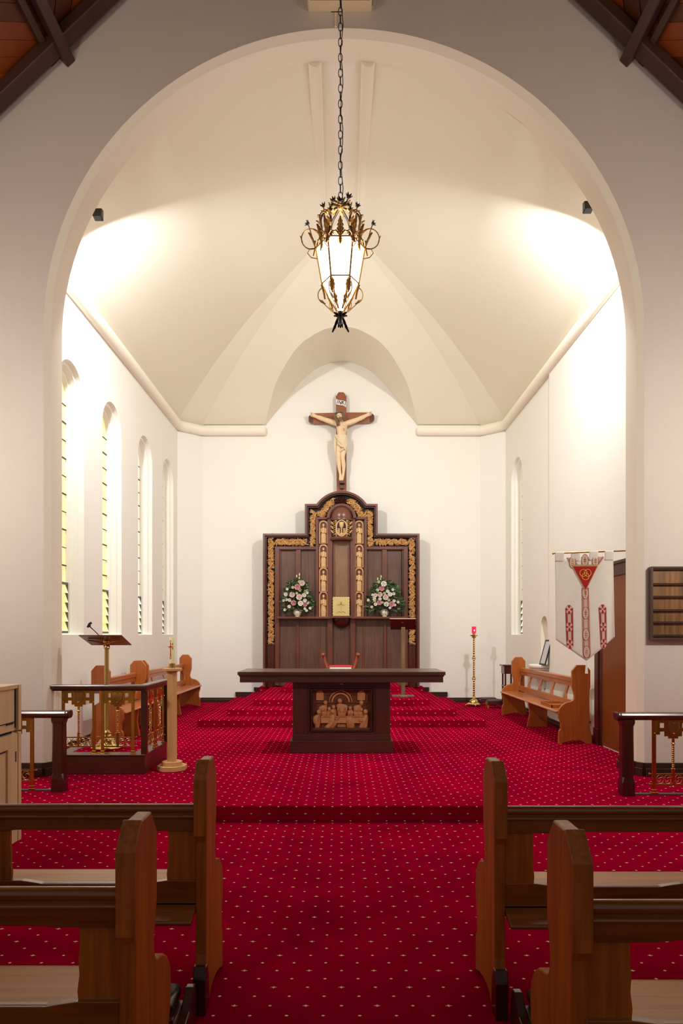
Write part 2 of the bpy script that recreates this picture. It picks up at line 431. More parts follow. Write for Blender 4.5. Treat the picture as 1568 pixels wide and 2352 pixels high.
# ------------------------------------------------------------------ chancel walls
struct(MB().box(-3.02, 3.02, 14.8, 14.95, 0, 7.9).build('wall_back', CHANCEL))
for s, nm in ((-1, 'wall_left'), (1, 'wall_right')):
    mb = MB(); mb.prism([(s*3.01, 14.8), (s*3.47, 14.39), (s*3.7, 14.6), (s*3.2, 15.0)], 'z', 0, 6.3)
    struct(mb.build(nm, CHANCEL))
WZ0 = 1.6; WR = .43; WZS = 4.67
def sidewall(s, X, y0, y1, wins, ztop=6.3, z0=.0):
    mb = MB(); cur = y0
    def q(ya, yb, za, zb): mb.add([(s*X, ya, za), (s*X, yb, za), (s*X, yb, zb), (s*X, ya, zb)], [(0, 1, 2, 3)])
    for c, hw, zs, zsp in wins:
        q(cur, c-hw, z0, ztop); q(c-hw, c+hw, z0, zs); n = 24
        v = []
        for i in range(n+1):
            a = PI-PI*i/n; v += [(s*X, c+hw*math.cos(a), zsp+hw*math.sin(a)), (s*X, c+hw*math.cos(a), ztop)]
        mb.add(v, [(2*i, 2*i+2, 2*i+3, 2*i+1) for i in range(n)]); cur = c+hw
    q(cur, y1, z0, ztop)
    return mb
LW = [8.75, 10.315, 12.05, 13.625]
struct(sidewall(-1, 3.46, 7.38, 14.41, [(c, WR, WZ0, WZS) for c in LW]).build('wall_left', CHANCEL))
NI = (11.66, .2, 1.1, 1.72)
struct(sidewall(1, 3.46, 7.38, 14.41, [NI, (13.49, WR, WZ0, WZS)]).build('wall_right', CHANCEL))
struct(MB().box(3.42, 3.455, 7.38, 11.27, 0, 5.95).build('wall_right', CHANCEL, bevel=.025, smooth=True))
mb = MB(); pr = []
def ring(s, X, c, hw, zs, zsp, n=24):
    return [(s*X, c-hw, zs)]+[(s*X, c+hw*math.cos(PI-PI*i/n), zsp+hw*math.sin(PI-PI*i/n)) for i in range(n+1)]+[(s*X, c+hw, zs)]
def loft(mb, rings, close=True):
    m = len(rings[0]); v = [p for r in rings for p in r]
    f = [(k*m+i, k*m+(i+1)%m, (k+1)*m+(i+1)%m, (k+1)*m+i) for k in range(len(rings)-1) for i in range(m if close else m-1)]
    mb.add(v, f)
loft(mb, [ring(1, 3.46, *NI[:2], NI[2], NI[3]), ring(1, 3.53, NI[0], .19, NI[2], NI[3]), ring(1, 3.62, NI[0], .13, NI[2]+.02, NI[3])])
r = ring(1, 3.62, NI[0], .13, NI[2]+.02, NI[3]); mb.add(r, [list(range(len(r)))])
struct(mb.build('wall_niche', VAULT, smooth=True, angle=50))
# windows: splayed moulded reveal, amber leaded panes, louvres below
def glassmat(name, near, bright):
    m, nt, b = newmat(name)
    ge = N(nt, 'ShaderNodeNewGeometry'); sp = N(nt, 'ShaderNodeSeparateXYZ'); nt.links.new(ge.outputs['Position'], sp.inputs[0])
    no = N(nt, 'ShaderNodeTexNoise'); no.inputs['Scale'].default_value = 3; nt.links.new(ge.outputs['Position'], no.inputs['Vector'])
    cr = N(nt, 'ShaderNodeValToRGB'); cr.color_ramp.elements[0].position = .35; cr.color_ramp.elements[1].position = .65
    cr.color_ramp.elements[0].color = near; cr.color_ramp.elements[1].color = bright
    nt.links.new(no.outputs[0], cr.inputs[0])
    b.inputs['Base Color'].default_value = (.3, .28, .2, 1); b.inputs['Roughness'].default_value = .2
    nt.links.new(cr.outputs[0], b.inputs['Emission Color']); b.inputs['Emission Strength'].default_value = .95
    return m
GLA = glassmat('amber_glass', L(246, 214, 112), L(252, 238, 168)); GLB = glassmat('cream_glass', L(252, 240, 190), L(255, 252, 224))
BLUEG = plain('blue_glass', L(60, 160, 190), .2, emis=L(90, 200, 225), estr=.8)
LEAD = plain('lead_came', L(60, 56, 44), .6); LOUV = plain('louvre_frame', L(88, 92, 84), .4, .5)
def window(s, c, glass, idx, blue=True):
    mb = MB()
    loft(mb, [ring(s, 3.46, c, .43, WZ0, WZS), ring(s, 3.52, c, .405, WZ0+.005, WZS), ring(s, 3.525, c, .375, WZ0+.01, WZS),
              ring(s, 3.60, c, .345, WZ0+.015, WZS), ring(s, 3.605, c, .325, WZ0+.02, WZS), ring(s, 3.665, c, .305, WZ0+.02, WZS)])
    root = struct(mb.build('window_%d' % idx, CHANCEL, smooth=True, angle=30))
    g = MB(); r = ring(s, 3.66, c, .306, 2.28, WZS); g.add(r, [list(range(len(r)))]); g.build('glass', glass, root)
    b = MB()
    for k in range(12):
        z = 2.28+k*.235
        if z < 4.85:
            hw = .30; b.box(*sorted((s*3.645, s*3.66)), c-hw, c+hw, z-(.008 if k % 2 else .004), z+(.008 if k % 2 else .004))
    b.build('glazing_bars', LEAD, root)
    if blue:
        q = MB(); q.lathe([(0, 0), (.07, 0), (.07, .01), (0, .01)], (0, 0, 0), 16)
        q.v = [(s*(3.65)-s*z, c+x, 4.36+y*1.2) for x, y, z in q.v]; q.build('blue_roundel', BLUEG, root)
    lv = MB(); lv.rectframe(c-.31, c+.31, WZ0+.02, 2.29, .03, 0, .03); lv.v = [(s*(3.655-y), x, z) for x, y, z in lv.v]
    lf = lv.build('louvre_frame', LOUV, root)
    sl = MB()
    for k in range(5):
        z = 1.65+k*.125
        sl.add([(s*3.66, c-.28, z+.13), (s*3.66, c+.28, z+.13), (s*3.615, c+.28, z), (s*3.615, c-.28, z)], [(0, 1, 2, 3)])
    sl.build('louvre_blades', glass, lf, solid=.006)
    bk_ = MB(); bk_.box(*sorted((s*3.668, s*3.69)), c-.33, c+.33, WZ0, 5.05); bk_.build('outer_pane', LEAD, root)
for i, c in enumerate(LW): window(-1, c, GLA if i < 2 else GLB, i+1, i < 2)
window(1, 13.49, GLB, 5, False)
# cornice roll
for s in (-1, 1):
    pts = [(s*3.43, 7.39, 6.0), (s*3.43, 14.37, 6.0), (s*3.0, 14.755, 6.0), (s*1.66, 14.755, 6.0)]
    def fil(p, k=.12):
        out = [p[0]]
        for a, b, c in zip(p, p[1:], p[2:]):
            a, b, c = Vector(a), Vector(b), Vector(c); u = (a-b).normalized(); v = (c-b).normalized()
            out += [b+u*k, b+u*k*.3+v*k*.3, b+v*k]
        return out+[p[-1]]
    mb = MB(); q = fil(pts); mb.tube(q, .10, 20)
    mb.ball((s*1.66, 14.755, 6.0), (.05, .1, .1), 16, 12)
    struct(mb.build('trim_cornice', CORN, smooth=True, angle=50))
    # shelf on top of the roll where the vault springs
    led = MB(); led.prism([(s*3.50, 7.39), (s*3.38, 7.39), (s*3.38, 14.36), (s*2.99, 14.71), (s*1.66, 14.71), (s*1.66, 14.81), (s*3.03, 14.81), (s*3.50, 14.43)], 'z', 6.06, 6.10)
    struct(led.build('trim_cornice', CORN))
# baseboards
def base(name, pts, z0, h, th=.025):
    mb = MB()
    for a, b in zip(pts, pts[1:]):
        a = Vector(a); b = Vector(b); d = (b-a).normalized(); nn = Vector((-d.y, d.x))*th
        q = [a-d*.0, b+d*.0, b+nn, a+nn]; mb.prism([tuple(x) for x in q], 'z', z0, z0+h)
        q = [a, b, b+nn*1.5, a+nn*1.5]; mb.prism([tuple(x) for x in q], 'z', z0, z0+h*.6)
    return struct(mb.build(name, SKIRT, bevel=.004))
base('baseboard_arch', [(3.055, 7.5), (3.075, 7.12), (3.125, 7.05), (5.2, 7.05)][::-1], FZ, .14)
base('baseboard_arch', [(-5.2, 7.05), (-3.075, 7.05), (-3.025, 7.12), (-3.025, 7.5)][::-1], FZ, .14)
base('baseboard_left', [(-3.46, 7.4), (-3.46, 14.4), (-3.01, 14.8), (-2.27, 14.8)][::-1], FZ, .1)
base('baseboard_right', [(2.27, 14.8), (3.01, 14.8), (3.46, 14.4), (3.46, 11.28)][::-1], FZ, .1)
base('baseboard_right', [(3.42, 11.27), (3.42, 9.2)][::-1], FZ, .1)
for s in (-1, 1):
    a, b = (1.87, 2.27); base('baseboard_back', [(s*b, 14.8), (s*a, 14.8)] if s < 0 else [(a, 14.8), (b, 14.8)], .263, .10) if False else None
    struct(MB().box(*sorted((s*1.87, s*2.29)), 14.74, 14.8, .263, .365).build('baseboard_back', SKIRT, bevel=.004))
    struct(MB().box(*sorted((s*1.70, s*1.89)), 14.72, 14.8, .378, .47).build('baseboard_back', SKIRT, bevel=.004))
# door on the right wall
mb = MB(); dx0 = 3.42
mb.box(dx0-.035, dx0+.02, 9.02, 9.15, FZ, 2.50); mb.box(dx0-.035, dx0+.02, 7.55, 7.72, FZ, 2.50); mb.box(dx0-.035, dx0+.02, 7.55, 9.15, 2.33, 2.50)
mb.box(dx0-.02, dx0+.02, 8.93, 9.04, FZ, 2.36); mb.box(dx0-.06, dx0, 7.52, 9.18, 2.47, 2.51)
mb.box(dx0-.045, dx0+.02, 9.0, 9.17, FZ, .36)
d = struct(mb.build('door_1', DARKW, bevel=.006))
lf = MB().box(dx0-.012, dx0+.02, 7.72, 8.95, FZ+.02, 2.33).build('door_leaf', DOORW, d)
# ------------------------------------------------------------------ nave roof
for s in (-1, 1):
    m = ROOFW
    XE = 5.5
    mb = MB()
    zr = lambda x: RZ-RS*abs(x-XR)
    mb.prism([(XR, RZ+.1), (s*XE, zr(s*XE)+.1), (s*XE, zr(s*XE)+.2), (XR, RZ+.2)], 'y', -3.5, 7.4)
    ob = struct(mb.build('ceiling', ROOFW))
# diagonal lining boards as real strips with gaps
BRD = [plain('roof_board_lit_orange', L(168, 78, 18), .42, var=.35, vscale=3), plain('roof_board_brown', L(132, 60, 14), .45, var=.35, vscale=3), plain('roof_board_dark', L(86, 40, 12), .5, var=.35, vscale=3)]  # orange tone has spotlight glow put into it, used only on the lower boards
def roof_boards(s, xa, xb, up, pitch, seed, pal):
    mb = MB(); rnd = random.Random(seed); wx = abs(xb-xa)*math.sqrt(1+RS*RS); sh = wx*up; Y0, Y1 = 2.6, 7.03
    def clip(poly, lim, sign):
        out = []
        for p, q in zip(poly, poly[1:]+poly[:1]):
            a = sign*(p[1]-lim) <= 0; b = sign*(q[1]-lim) <= 0
            if a: out.append(p)
            if a != b: f = (lim-p[1])/(q[1]-p[1]); out.append((p[0]+(q[0]-p[0])*f, lim))
        return out
    c0 = Y0-abs(sh)-pitch
    while c0 < Y1+abs(sh):
        ya, yb = c0, c0+pitch*.955; c0 += pitch
        q = clip(clip([(0, ya), (1, ya+sh), (1, yb+sh), (0, yb)], Y1, 1), Y0, -1)
        if len(q) < 3: continue
        v = [(s*(xa+(xb-xa)*u)+XR, yy, RZ-RS*abs(xa+(xb-xa)*u)+.035) for u, yy in q]; n = len(v)
        mb.mat(rnd.choice(pal)); mb.add(v+[(a, b, c+.02) for a, b, c in v], [list(range(n)), list(range(n, 2*n))[::-1]]+[(k, (k+1) % n, n+(k+1) % n, n+k) for k in range(n)])
    return mb
for s in (-1, 1):
    struct(roof_boards(s, .0, 2.93, 1.2, .30, 3, (1, 2, 2)).build('ceiling', BRD))
    struct(roof_boards(s, 2.93, 5.2, -.83, .20, 4+s, (0, 1, 1, 2, 0)).build('ceiling', BRD))
    # rafter along the wall, another further out, purlins
    for k, (ya, yb) in enumerate(((6.80, 6.97), (3.6, 3.8))):
        r_ = MB(); r_.prism([(XR, RZ-.0), (s*5.4+XR, RZ-RS*5.4), (s*5.4+XR, RZ-RS*5.4-.15), (XR, RZ-.15)], 'y', ya, yb)
        struct(r_.build('trim_rafter', BEAMW, bevel=.01))
    r_ = MB(); r_.prism([(XR, RZ+.06), (s*5.4+XR, RZ-RS*5.4+.06), (s*5.4+XR, RZ-RS*5.4-.03), (XR, RZ-.03)], 'y', 6.97, 7.05)
    struct(r_.build('trim_wallplate', BEAMW))
    for x in (2.96, 1.5, 4.5):
        c = Vector((s*x+XR, 0, RZ-RS*x)); u = Vector((s*1, 0, -RS)).normalized(); nn = Vector((-s*RS, 0, -1)).normalized()
        def q(a, b): p = c+u*a+nn*b; return (p.x, p.z)
        struct(MB().prism([q(-.055, -.02), (q(.055, -.02)), q(.055, .17), q(-.055, .17)], 'y', -3, 7.05).build('trim_purlin', BEAMW, bevel=.01))
        struct(MB().prism([q(.10, -.05), (q(.17, -.05)), q(.17, .05), q(.10, .05)], 'y', -3, 7.05).build('trim_purlin', BEAMW, bevel=.006))
# ------------------------------------------------------------------ pews
PROF = [(.062,1.056),(.18,1.056),(.245,.978),(.245,.77),(.232,.72),(.22,.68),(.214,.645),(.216,.61),(.228,.585),(.245,.572),(.29,.56),(.33,.548),(.365,.525),(.395,.495),(.415,.465),(.425,.40),(.42,.35),(.395,.285),(.395,.20),(.415,.17),(.42,.14),(.42,0),(.40,0),(.335,.025),(.25,.045),(.185,.05),(.12,.045),(.085,.02),(.06,0),(-.02,0),(-.02,.10),(.005,.20),(.012,.24),(.012,.72),(0,.75),(0,.985)]
def pew_end(t, x0, x1, mat, bev=.006, name='end_panel'):
    mb = MB(); mb.prism([(d, h) for d, h in PROF], 'x', x0, x1)
    return mb.build(name, mat, t, bevel=bev)
def make_pew(loc, length, side, label):
    # side +1: the aisle end is at +x, the pew runs toward -x
    t = thing('pew', label, 'pew', loc, 'church pews facing the altar', world=False)
    s = side; W = .046
    def X(a, b): return sorted((-s*a, -s*b))          # distance from the aisle face into the pew
    pew_end(t, *X(0, W), PEW); 
    for c in (0,): # thick moulded cap on the back edge of the aisle end
        m = MB(); a, b = X(-.004, W+.006); m.prism([(-.006,.745),(.03,.745),(.03,.985),(.085,1.052),(.062,1.062),(-.006,.99)], 'x', a, b); m.build('end_cap', PEW, t, bevel=.004)
        m = MB(); a, b = X(-.004, W+.004); m.prism([(-.028,0),(.06,0),(.05,.14),(.02,.2),(-.012,.2),(-.028,.15)], 'x', a, b); m.build('foot_block', DARKW, t, bevel=.004)
    pew_end(t, *X(length-W, length), PEW)
    # back rails: rounded capping, moulding, scalloped board
    a, b = X(W, length-W)
    m = MB(); m.tube([(a, .045, .853), (b, .045, .853)], [.021]*2, 16); m.box(a, b, .03, .075, .828, .862); m.build('cap_rail', PEWX, t, smooth=True)
    m = MB(); m.box(a, b, .024, .07, .816, .830); m.tube([(a, .026, .823), (b, .026, .823)], .008, 10); m.build('rail_moulding', PEWX, t, smooth=True)
    n = 64; pl = [(a, .82), (b, .82)]
    step = .86
    def zb(x):
        u = abs(x)-W-.10
        f = (u % step); return .757+(.006 if .10 < f < step-.16 else 0)+.0
    xs = [b+(a-b)*i/n for i in range(n+1)]
    m = MB(); m.prism([(a, .818), (b, .818)]+[(x, zb(x)) for x in xs], 'y', .038, .062); m.build('back_board', PEWX, t, bevel=.003)
    # splats between the rails, leaning with the back
    k = 0; pos = .005
    while pos < length-.1:
        w0 = .12 if pos < .1 else .15
        xa, xb = X(W+pos, W+pos+w0)
        wv = [(.70, 0), (.66, .004), (.62, .001), (.57, .007), (.53, .003)]
        pts = [(xa, .77), (xb, .77)]+[(xb+(0 if (pos < .1 and s > 0) else d), z) for z, d in wv]+[(xa-(0 if (pos < .1 and s < 0) else d), z) for z, d in wv[::-1]]
        m = MB(); m.prism(pts, 'y', .045, .065); m.build('splat', PEW, t, bevel=.003)
        pos += .80
    # lower back board with scooped top edge, a greyer brown chamfer strip in each scoop
    top = [(W, .548)]; q = W+.13; strips = []
    while q+.80 < length-W:
        top += [(q, .548), (q+.05, .541), (q+.09, .534), (q+.53, .534), (q+.57, .541), (q+.62, .548)]; strips.append((q+.07, q+.55)); q += .80
    top += [(length-W, .548)]
    pl = [(-s*W, .415), (-s*(length-W), .415)]+[(-s*u, z) for u, z in top[::-1]]
    bo = MB().prism(pl, 'y', .03, .06).build('lower_back_board', PEWX, t, bevel=.002)
    for ua, ub in strips:
        a2, b2 = sorted((-s*ua, -s*ub)); MB().add([(a2+.02, .0295, .524), (b2-.02, .0295, .524), (b2, .040, .5352), (a2, .040, .5352)], [(0, 1, 2, 3)]).build('scoop_chamfer', plain('grey_brown_chamfer', L(128, 84, 66), .3), bo)
    # seat
    m = MB(); m.prism([(.03,.425),(.40,.437),(.425,.447),(.425,.462),(.40,.470),(.03,.455)], 'x', a, b); m.build('seat', SEATW, t, bevel=.003)
    # book shelf behind
    m = MB(); m.prism([(-.078,.402),(.034,.416),(.034,.447),(-.078,.420)], 'x', a, b); m.tube([(a,-.072,.410),(b,-.072,.410)], .011, 10); m.build('book_shelf', PEWX, t, bevel=.003)
    return t
make_pew((-.574, 2.89, 0), 4.2, 1, 'wooden pew left of the aisle in the front row nearest the sanctuary step')
make_pew((-.585, 1.925, 0), 4.2, 1, 'wooden pew left of the aisle in the second row, closest to the viewer')
make_pew((.642, 2.855, 0), 4.2, -1, 'wooden pew right of the aisle in the front row nearest the sanctuary step')
make_pew((.622, 1.829, 0), 4.2, -1, 'wooden pew right of the aisle in the second row, closest to the viewer')
def kneeler(x0, s, y, label):
    t = thing('kneeler', label, 'kneeler', (x0, y, 0), 'black padded kneelers between the pews', world=False)
    L_ = 3.6
    for d in (0, L_):
        m = MB(); a, b = sorted((-s*d, -s*(d+.035)))
        m.prism([(-.13,0),(.13,0),(.13,.10),(.11,.165),(.07,.17),(.0,.11),(-.13,.085)], 'x', a, b); m.build('bracket', DARKX, t, bevel=.004)
    a, b = sorted((-s*.035, -s*L_))
    m = MB(); m.box(a, b, -.12, .06, .10, .125); m.box(a, b, -.13, -.105, .07, .15); m.build('rail', DARKX, t, bevel=.004)
    a, b = sorted((-s*.05, -s*(L_-.02)))
    m = MB(); m.box(a, b, -.09, .09, .125, .185); m.build('cushion', VINYL, t, bevel=.022, smooth=True)
kneeler(-.60, 1, 2.70, 'black padded kneeler on the floor behind the front left pew')
kneeler(.69, -1, 2.66, 'black padded kneeler on the floor behind the front right pew')
# ------------------------------------------------------------------ sanctuary benches (run along y, seat toward +-x)
def make_bench(xb, y0, y1, s, label, dz=0):
    # s=+1: seat faces +x (left wall benches); profile d is measured from the back
    t = thing('choir_bench', label, 'bench', (xb, y0, FZ), 'low wooden benches along the chancel walls', world=False)
    Ln = y1-y0
    def pr(p, ya, yb, name, mat, bev=.005):
        return MB().prism([(s*d, h) for d, h in p], 'y', ya, yb).build(name, mat, t, bevel=bev)
    pr(PROF, 0, .05, 'end_panel', BENCH); pr(PROF, Ln-.05, Ln, 'end_panel', BENCH)
    pr([(.05,.80),(.10,.80),(.10,.86),(.075,.875),(.05,.86)], .05, Ln-.05, 'top_rail', BENCHY)
    pr([(.055,.735),(.085,.735),(.085,.80),(.055,.80)], .05, Ln-.05, 'back_board', BENCHY)
    pr([(.10,.46),(.13,.46),(.125,.55),(.095,.55)], .05, Ln-.05, 'lower_rail', BENCHY)
    n = max(2, round(Ln/.72))
    for k in range(n+1):
        yy = .05+(Ln-.1)*k/n
        ww = .045 if 0 < k < n else .03
        m = MB()
        v = []
        for z, d0, hw in ((.54, .105, ww*1.5), (.62, .095, ww*.8), (.75, .06, ww)):
            for dd in (d0, d0+.022):
                for yh in (-hw, hw): v.append((s*dd, min(max(yy+yh, .05), Ln-.05), z))
        f = []
        for a in (0, 4): f += [(a,a+1,a+5,a+4),(a+2,a+6,a+7,a+3),(a,a+4,a+6,a+2),(a+1,a+3,a+7,a+5)]
        f += [(0,2,3,1),(8,9,11,10)]
        m.add(v, f).build('splat', BENCHY, t, bevel=.003)
    pr([(.05,.415),(.42,.405),(.455,.415),(.455,.43),(.42,.44),(.05,.44)], .035, Ln-.035, 'seat', BENCHY)
    m = MB(); ym = Ln*.52
    m.prism([(s*.06, 0), (s*.38, 0), (s*.36, .1), (s*.34, .2), (s*.36, .41), (s*.06, .41)], 'y', ym, ym+.045); m.build('middle_support', BENCH, t, bevel=.004)
    m = MB(); m.prism([(s*.09, .33), (s*.115, .33), (s*.115, .41), (s*.09, .41)], 'y', .05, Ln-.05); m.build('seat_rail', BENCHY, t)
    return t
make_bench(3.325, 9.12, 12.40, -1, 'long wooden bench against the right chancel wall beside the door')
make_bench(-3.30, 9.00, 10.70, 1, 'short wooden bench against the left chancel wall behind the brass reading desk')
make_bench(-3.30, 10.80, 13.95, 1, 'long wooden bench against the left chancel wall ending near the back corner')
# ------------------------------------------------------------------ altar
t = thing('altar', 'massive dark wooden altar table with a carved supper relief on its pedestal', 'altar', (0, 8.9, FZ))
MB().box(-1.265, 1.265, 8.30, 9.14, 1.108, 1.15).build('tabletop', ALTARX, t, bevel=.005)
m = MB(); m.frame([(-1.25,8.315),(1.25,8.315),(1.25,9.12),(-1.25,9.12)], [(-1.2,8.36),(1.2,8.36),(1.2,9.08),(-1.2,9.08)], 'z', 1.09, 1.110); m.build('edge_moulding', DARKX, t, bevel=.004)
MB().box(-1.24, 1.24, 8.325, 9.11, 1.018, 1.092).build('apron', ALTARX, t, bevel=.004)
m = MB(); m.frame([(-.605,.29),(.605,.29),(.605,1.02),(-.605,1.02)], [(-.417,.36),(.417,.36),(.417,.96),(-.417,.96)], 'y', 8.48, 8.56); m.box(-.605,.605,8.56,9.0,.29,1.02); m.build('pedestal', ALTAR, t, bevel=.003)
MB().box(-.637, .637, 8.42, 9.06, FZ, .29).build('plinth', ALTARX, t, bevel=.006)
MB().box(-.61, .61, 8.46, 9.02, .288, .362).build('plinth_board', ALTARX, t, bevel=.005)
rf = MB(); rf.rectframe(-.417, .417, .36, .96, .022, 8.47, 8.50).rectframe(-.395, .395, .382, .938, .016, 8.49, 8.52).rectframe(-.38, .38, .397, .923, .014, 8.475, 8.53)
rfo = rf.build('panel_frame', DARKX, t, bevel=.004)
MB().box(-.02, .02, 8.474, 8.482, .985, .992).build('escutcheon', BRASS, t)
RY = 8.545
def RP(px, py, y=RY): return ((px-CX)*8.5/F, y, CAMH+(HY-py)*8.5/F)
def C2(cx, cy): return 700+cx/9.2235, 1560+cy/9.2235           # crop coordinates of the relief view
rp = MB(); rp.box(-.37, .37, 8.545, 8.557, .40, .90)
def RB(m, cx0, cy0, cx1, cy1, y0, y1):
    a = RP(*C2(cx0, cy0)); b = RP(*C2(cx1, cy1)); m.box(min(a[0],b[0]), max(a[0],b[0]), y0, y1, min(a[2],b[2]), max(a[2],b[2]))
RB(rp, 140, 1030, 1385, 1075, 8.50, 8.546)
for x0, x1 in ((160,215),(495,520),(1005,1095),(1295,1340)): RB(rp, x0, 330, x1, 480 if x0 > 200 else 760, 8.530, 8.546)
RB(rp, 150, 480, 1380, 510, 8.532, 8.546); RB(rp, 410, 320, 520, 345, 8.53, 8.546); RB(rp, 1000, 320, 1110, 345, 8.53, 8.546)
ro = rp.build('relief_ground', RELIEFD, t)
ar = MB()
c0 = RP(*C2(757, 490)); k_ = 8.5/F/9.2235
for rr, th in ((180, 24), (240, 16)):
    ar.tube([(c0[0]+rr*k_*math.cos(a), 8.538, c0[2]+rr*k_*math.sin(a)) for a in [PI*i/24 for i in range(25)]], th*k_*.8, 8)
for cx in (315, 1195):
    for hw, y in ((82, 8.538), (45, 8.534)):
        a = RP(*C2(cx, 360)); ar.prism([(a[0]-hw*k_, a[2]-90*k_), (a[0]+hw*k_, a[2]-90*k_)]+[(a[0]+hw*k_*math.cos(q), a[2]+30*k_+hw*k_*math.sin(q)) for q in [PI*i/12 for i in range(13)]], 'y', y, 8.546)
ar.build('relief_arches', RELIEF, ro, smooth=True)
tb = MB(); RB(tb, 330, 785, 1250, 800, 8.500, 8.546); RB(tb, 335, 800, 1245, 935, 8.512, 8.546)
for i in range(14): cx = 690+i*13; q = RP(*C2(cx, 960)); q2 = RP(*C2(cx+4, 1025)); tb.tube([(q[0], 8.535, q[2]), (q2[0], 8.53, q2[2])], .0035, 6)
tb.build('relief_table', RELIEF, ro, bevel=.002)
def rel_fig(hx, hy, pts, hr=48, y=8.525, name='carved_diner', th=1.0, fold=7):
    # head at (hx,hy); robe follows (cx,cy,halfwidth) stations
    m = MB(); st = resample([(float(a), float(b), float(c)) for a, b, c in pts], 12)
    def fn(u, v):
        i = min(11, int(round(u*11))); cx, cy, hw = st[i]; a = PI*v
        rip = 1+.13*math.sin(fold*a+u*5)
        q = RP(*C2(cx-hw*math.cos(a)*1.0, cy)); return (q[0], 8.546-(8.546-y+.012)*math.sin(a)*rip*th*(.75+.25*math.sin(PI*u)), q[2])
    m.grid(fn, 12, 17)
    q = RP(*C2(hx, hy)); r = hr*k_
    m.ball((q[0], y-.004, q[2]), (r*.78, r*.8, r), 10, 8)
    m.ball((q[0]-r*.1, y+.004, q[2]+r*.25), (r*.98, r*.85, r*.92), 10, 8)
    m.ball((q[0], y-.004-r*.7, q[2]-r*.1), (r*.15, r*.25, r*.2), 6, 5)
    m.build(name, RELIEF, ro, smooth=True, angle=80)
rel_fig(745, 470, [(745,520,40),(780,560,115),(790,620,120),(790,700,105),(785,780,90)], 52, 8.515)
rel_fig(440, 510, [(430,550,40),(385,590,80),(380,650,95),(390,720,80),(400,780,75)], 46, 8.53)
rel_fig(1200, 510, [(1180,545,45),(1120,575,80),(1110,630,90),(1120,700,90),(1120,780,80)], 50, 8.53)
for hx, hy in ((385,650),(520,640),(610,600),(965,620),(1085,650),(1195,655)):
    rel_fig(hx, hy, [(hx,hy+30,30),(hx-5,hy+60,62),(hx,hy+95,66),(hx,790,58)], 42, 8.522)
rel_fig(300, 705, [(290,750,40),(240,800,88),(240,870,95),(245,920,90),(260,970,62),(255,1030,50)], 50, 8.505)
rel_fig(590, 690, [(590,740,40),(590,800,70),(590,870,88),(590,930,98),(560,980,110),(520,1035,115)], 50, 8.50)
rel_fig(945, 720, [(945,790,50),(945,815,92),(955,870,105),(965,930,98),(965,980,88),(970,1030,86)], 40, 8.50)
rel_fig(1290, 695, [(1290,745,35),(1290,800,60),(1265,870,82),(1255,930,85),(1250,980,90),(1240,1030,96)], 52, 8.505)
m = MB()
for a, b, c in (((330,830),(300,900),(290,790)), ((640,820),(665,860),(710,795)), ((720,600),(700,650),(730,690)), ((870,600),(880,660),(810,690)), ((1230,860),(1190,890),(1150,850))):
    m.tube([RP(*C2(*a), 8.51), RP(*C2(*b), 8.495), RP(*C2(*c), 8.50)], [.009, .008, .005], 8)
m.build('carved_arms', RELIEF, ro, smooth=True)
tag(recentre(MB().box(-.155, .13, 8.93, 9.10, 1.151, 1.163).build('altar_book', WHITEP, bevel=.003)), 'flat white book lying on the back edge of the altar', 'book')
# ------------------------------------------------------------------ presider chair behind the altar
t = thing('presider_chair', 'wooden curule chair with red upholstered seat behind the altar', 'chair', (-.015, 12.35, .498), world=False)
REDV = plain('red_velvet', L(196, 52, 58), .85, bump=.2, bscale=90)
m = MB(); m.box(-.22, .22, -.22, .22, .50, .545); m.build('seat', REDV, t, bevel=.02, smooth=True)
CHW = wood('chair_wood', L(110, 44, 18), L(160, 78, 34), 'z')
for s in (-1, 1):
    m = MB()
    for y in (-.2, .2): m.tube([(-s*.26, y, 0), (-s*.12, y, .14), (s*.1, y, .36), (s*.25, y, .52), (s*.285, y, .62), (s*.31, y, .74)], [.028, .026, .026, .028, .024, .024], 10)
    m.build('leg', CHW, t, smooth=True)
    m = MB(); m.tube([(s*.31, -.25, .745), (s*.31, 0, .74), (s*.31, .24, .745)], [.034, .026, .034], 12); m.ball((s*.31, -.25, .745), .035); m.build('armrest', CHW, t, smooth=True)
m = MB(); m.box(-.25, .25, -.22, -.19, .46, .51); m.box(-.25, .25, .19, .22, .46, .51); m.build('seat_rail', CHW, t, bevel=.006)
# ------------------------------------------------------------------ reredos
YR0 = 14.4; KR = YR0/F
RT = thing('reredos', 'tall stepped dark wood reredos with gilt vine carving and carved saints', 'reredos', (0, 14.5, .498))
def rx(px): return (px-CX)*KR
def rz(py): return CAMH+(HY-py)*KR
def RBX(m, px0, px1, py0, py1, y0, y1): return m.box(rx(px0), rx(px1), y0, y1, rz(py1), rz(py0))
zb = .498
def arc(cx, cy, r, a0, a1, n=20): return [(rx(cx)+r*math.cos(a0+(a1-a0)*i/n), rz(cy)+r*math.sin(a0+(a1-a0)*i/n)) for i in range(n+1)]
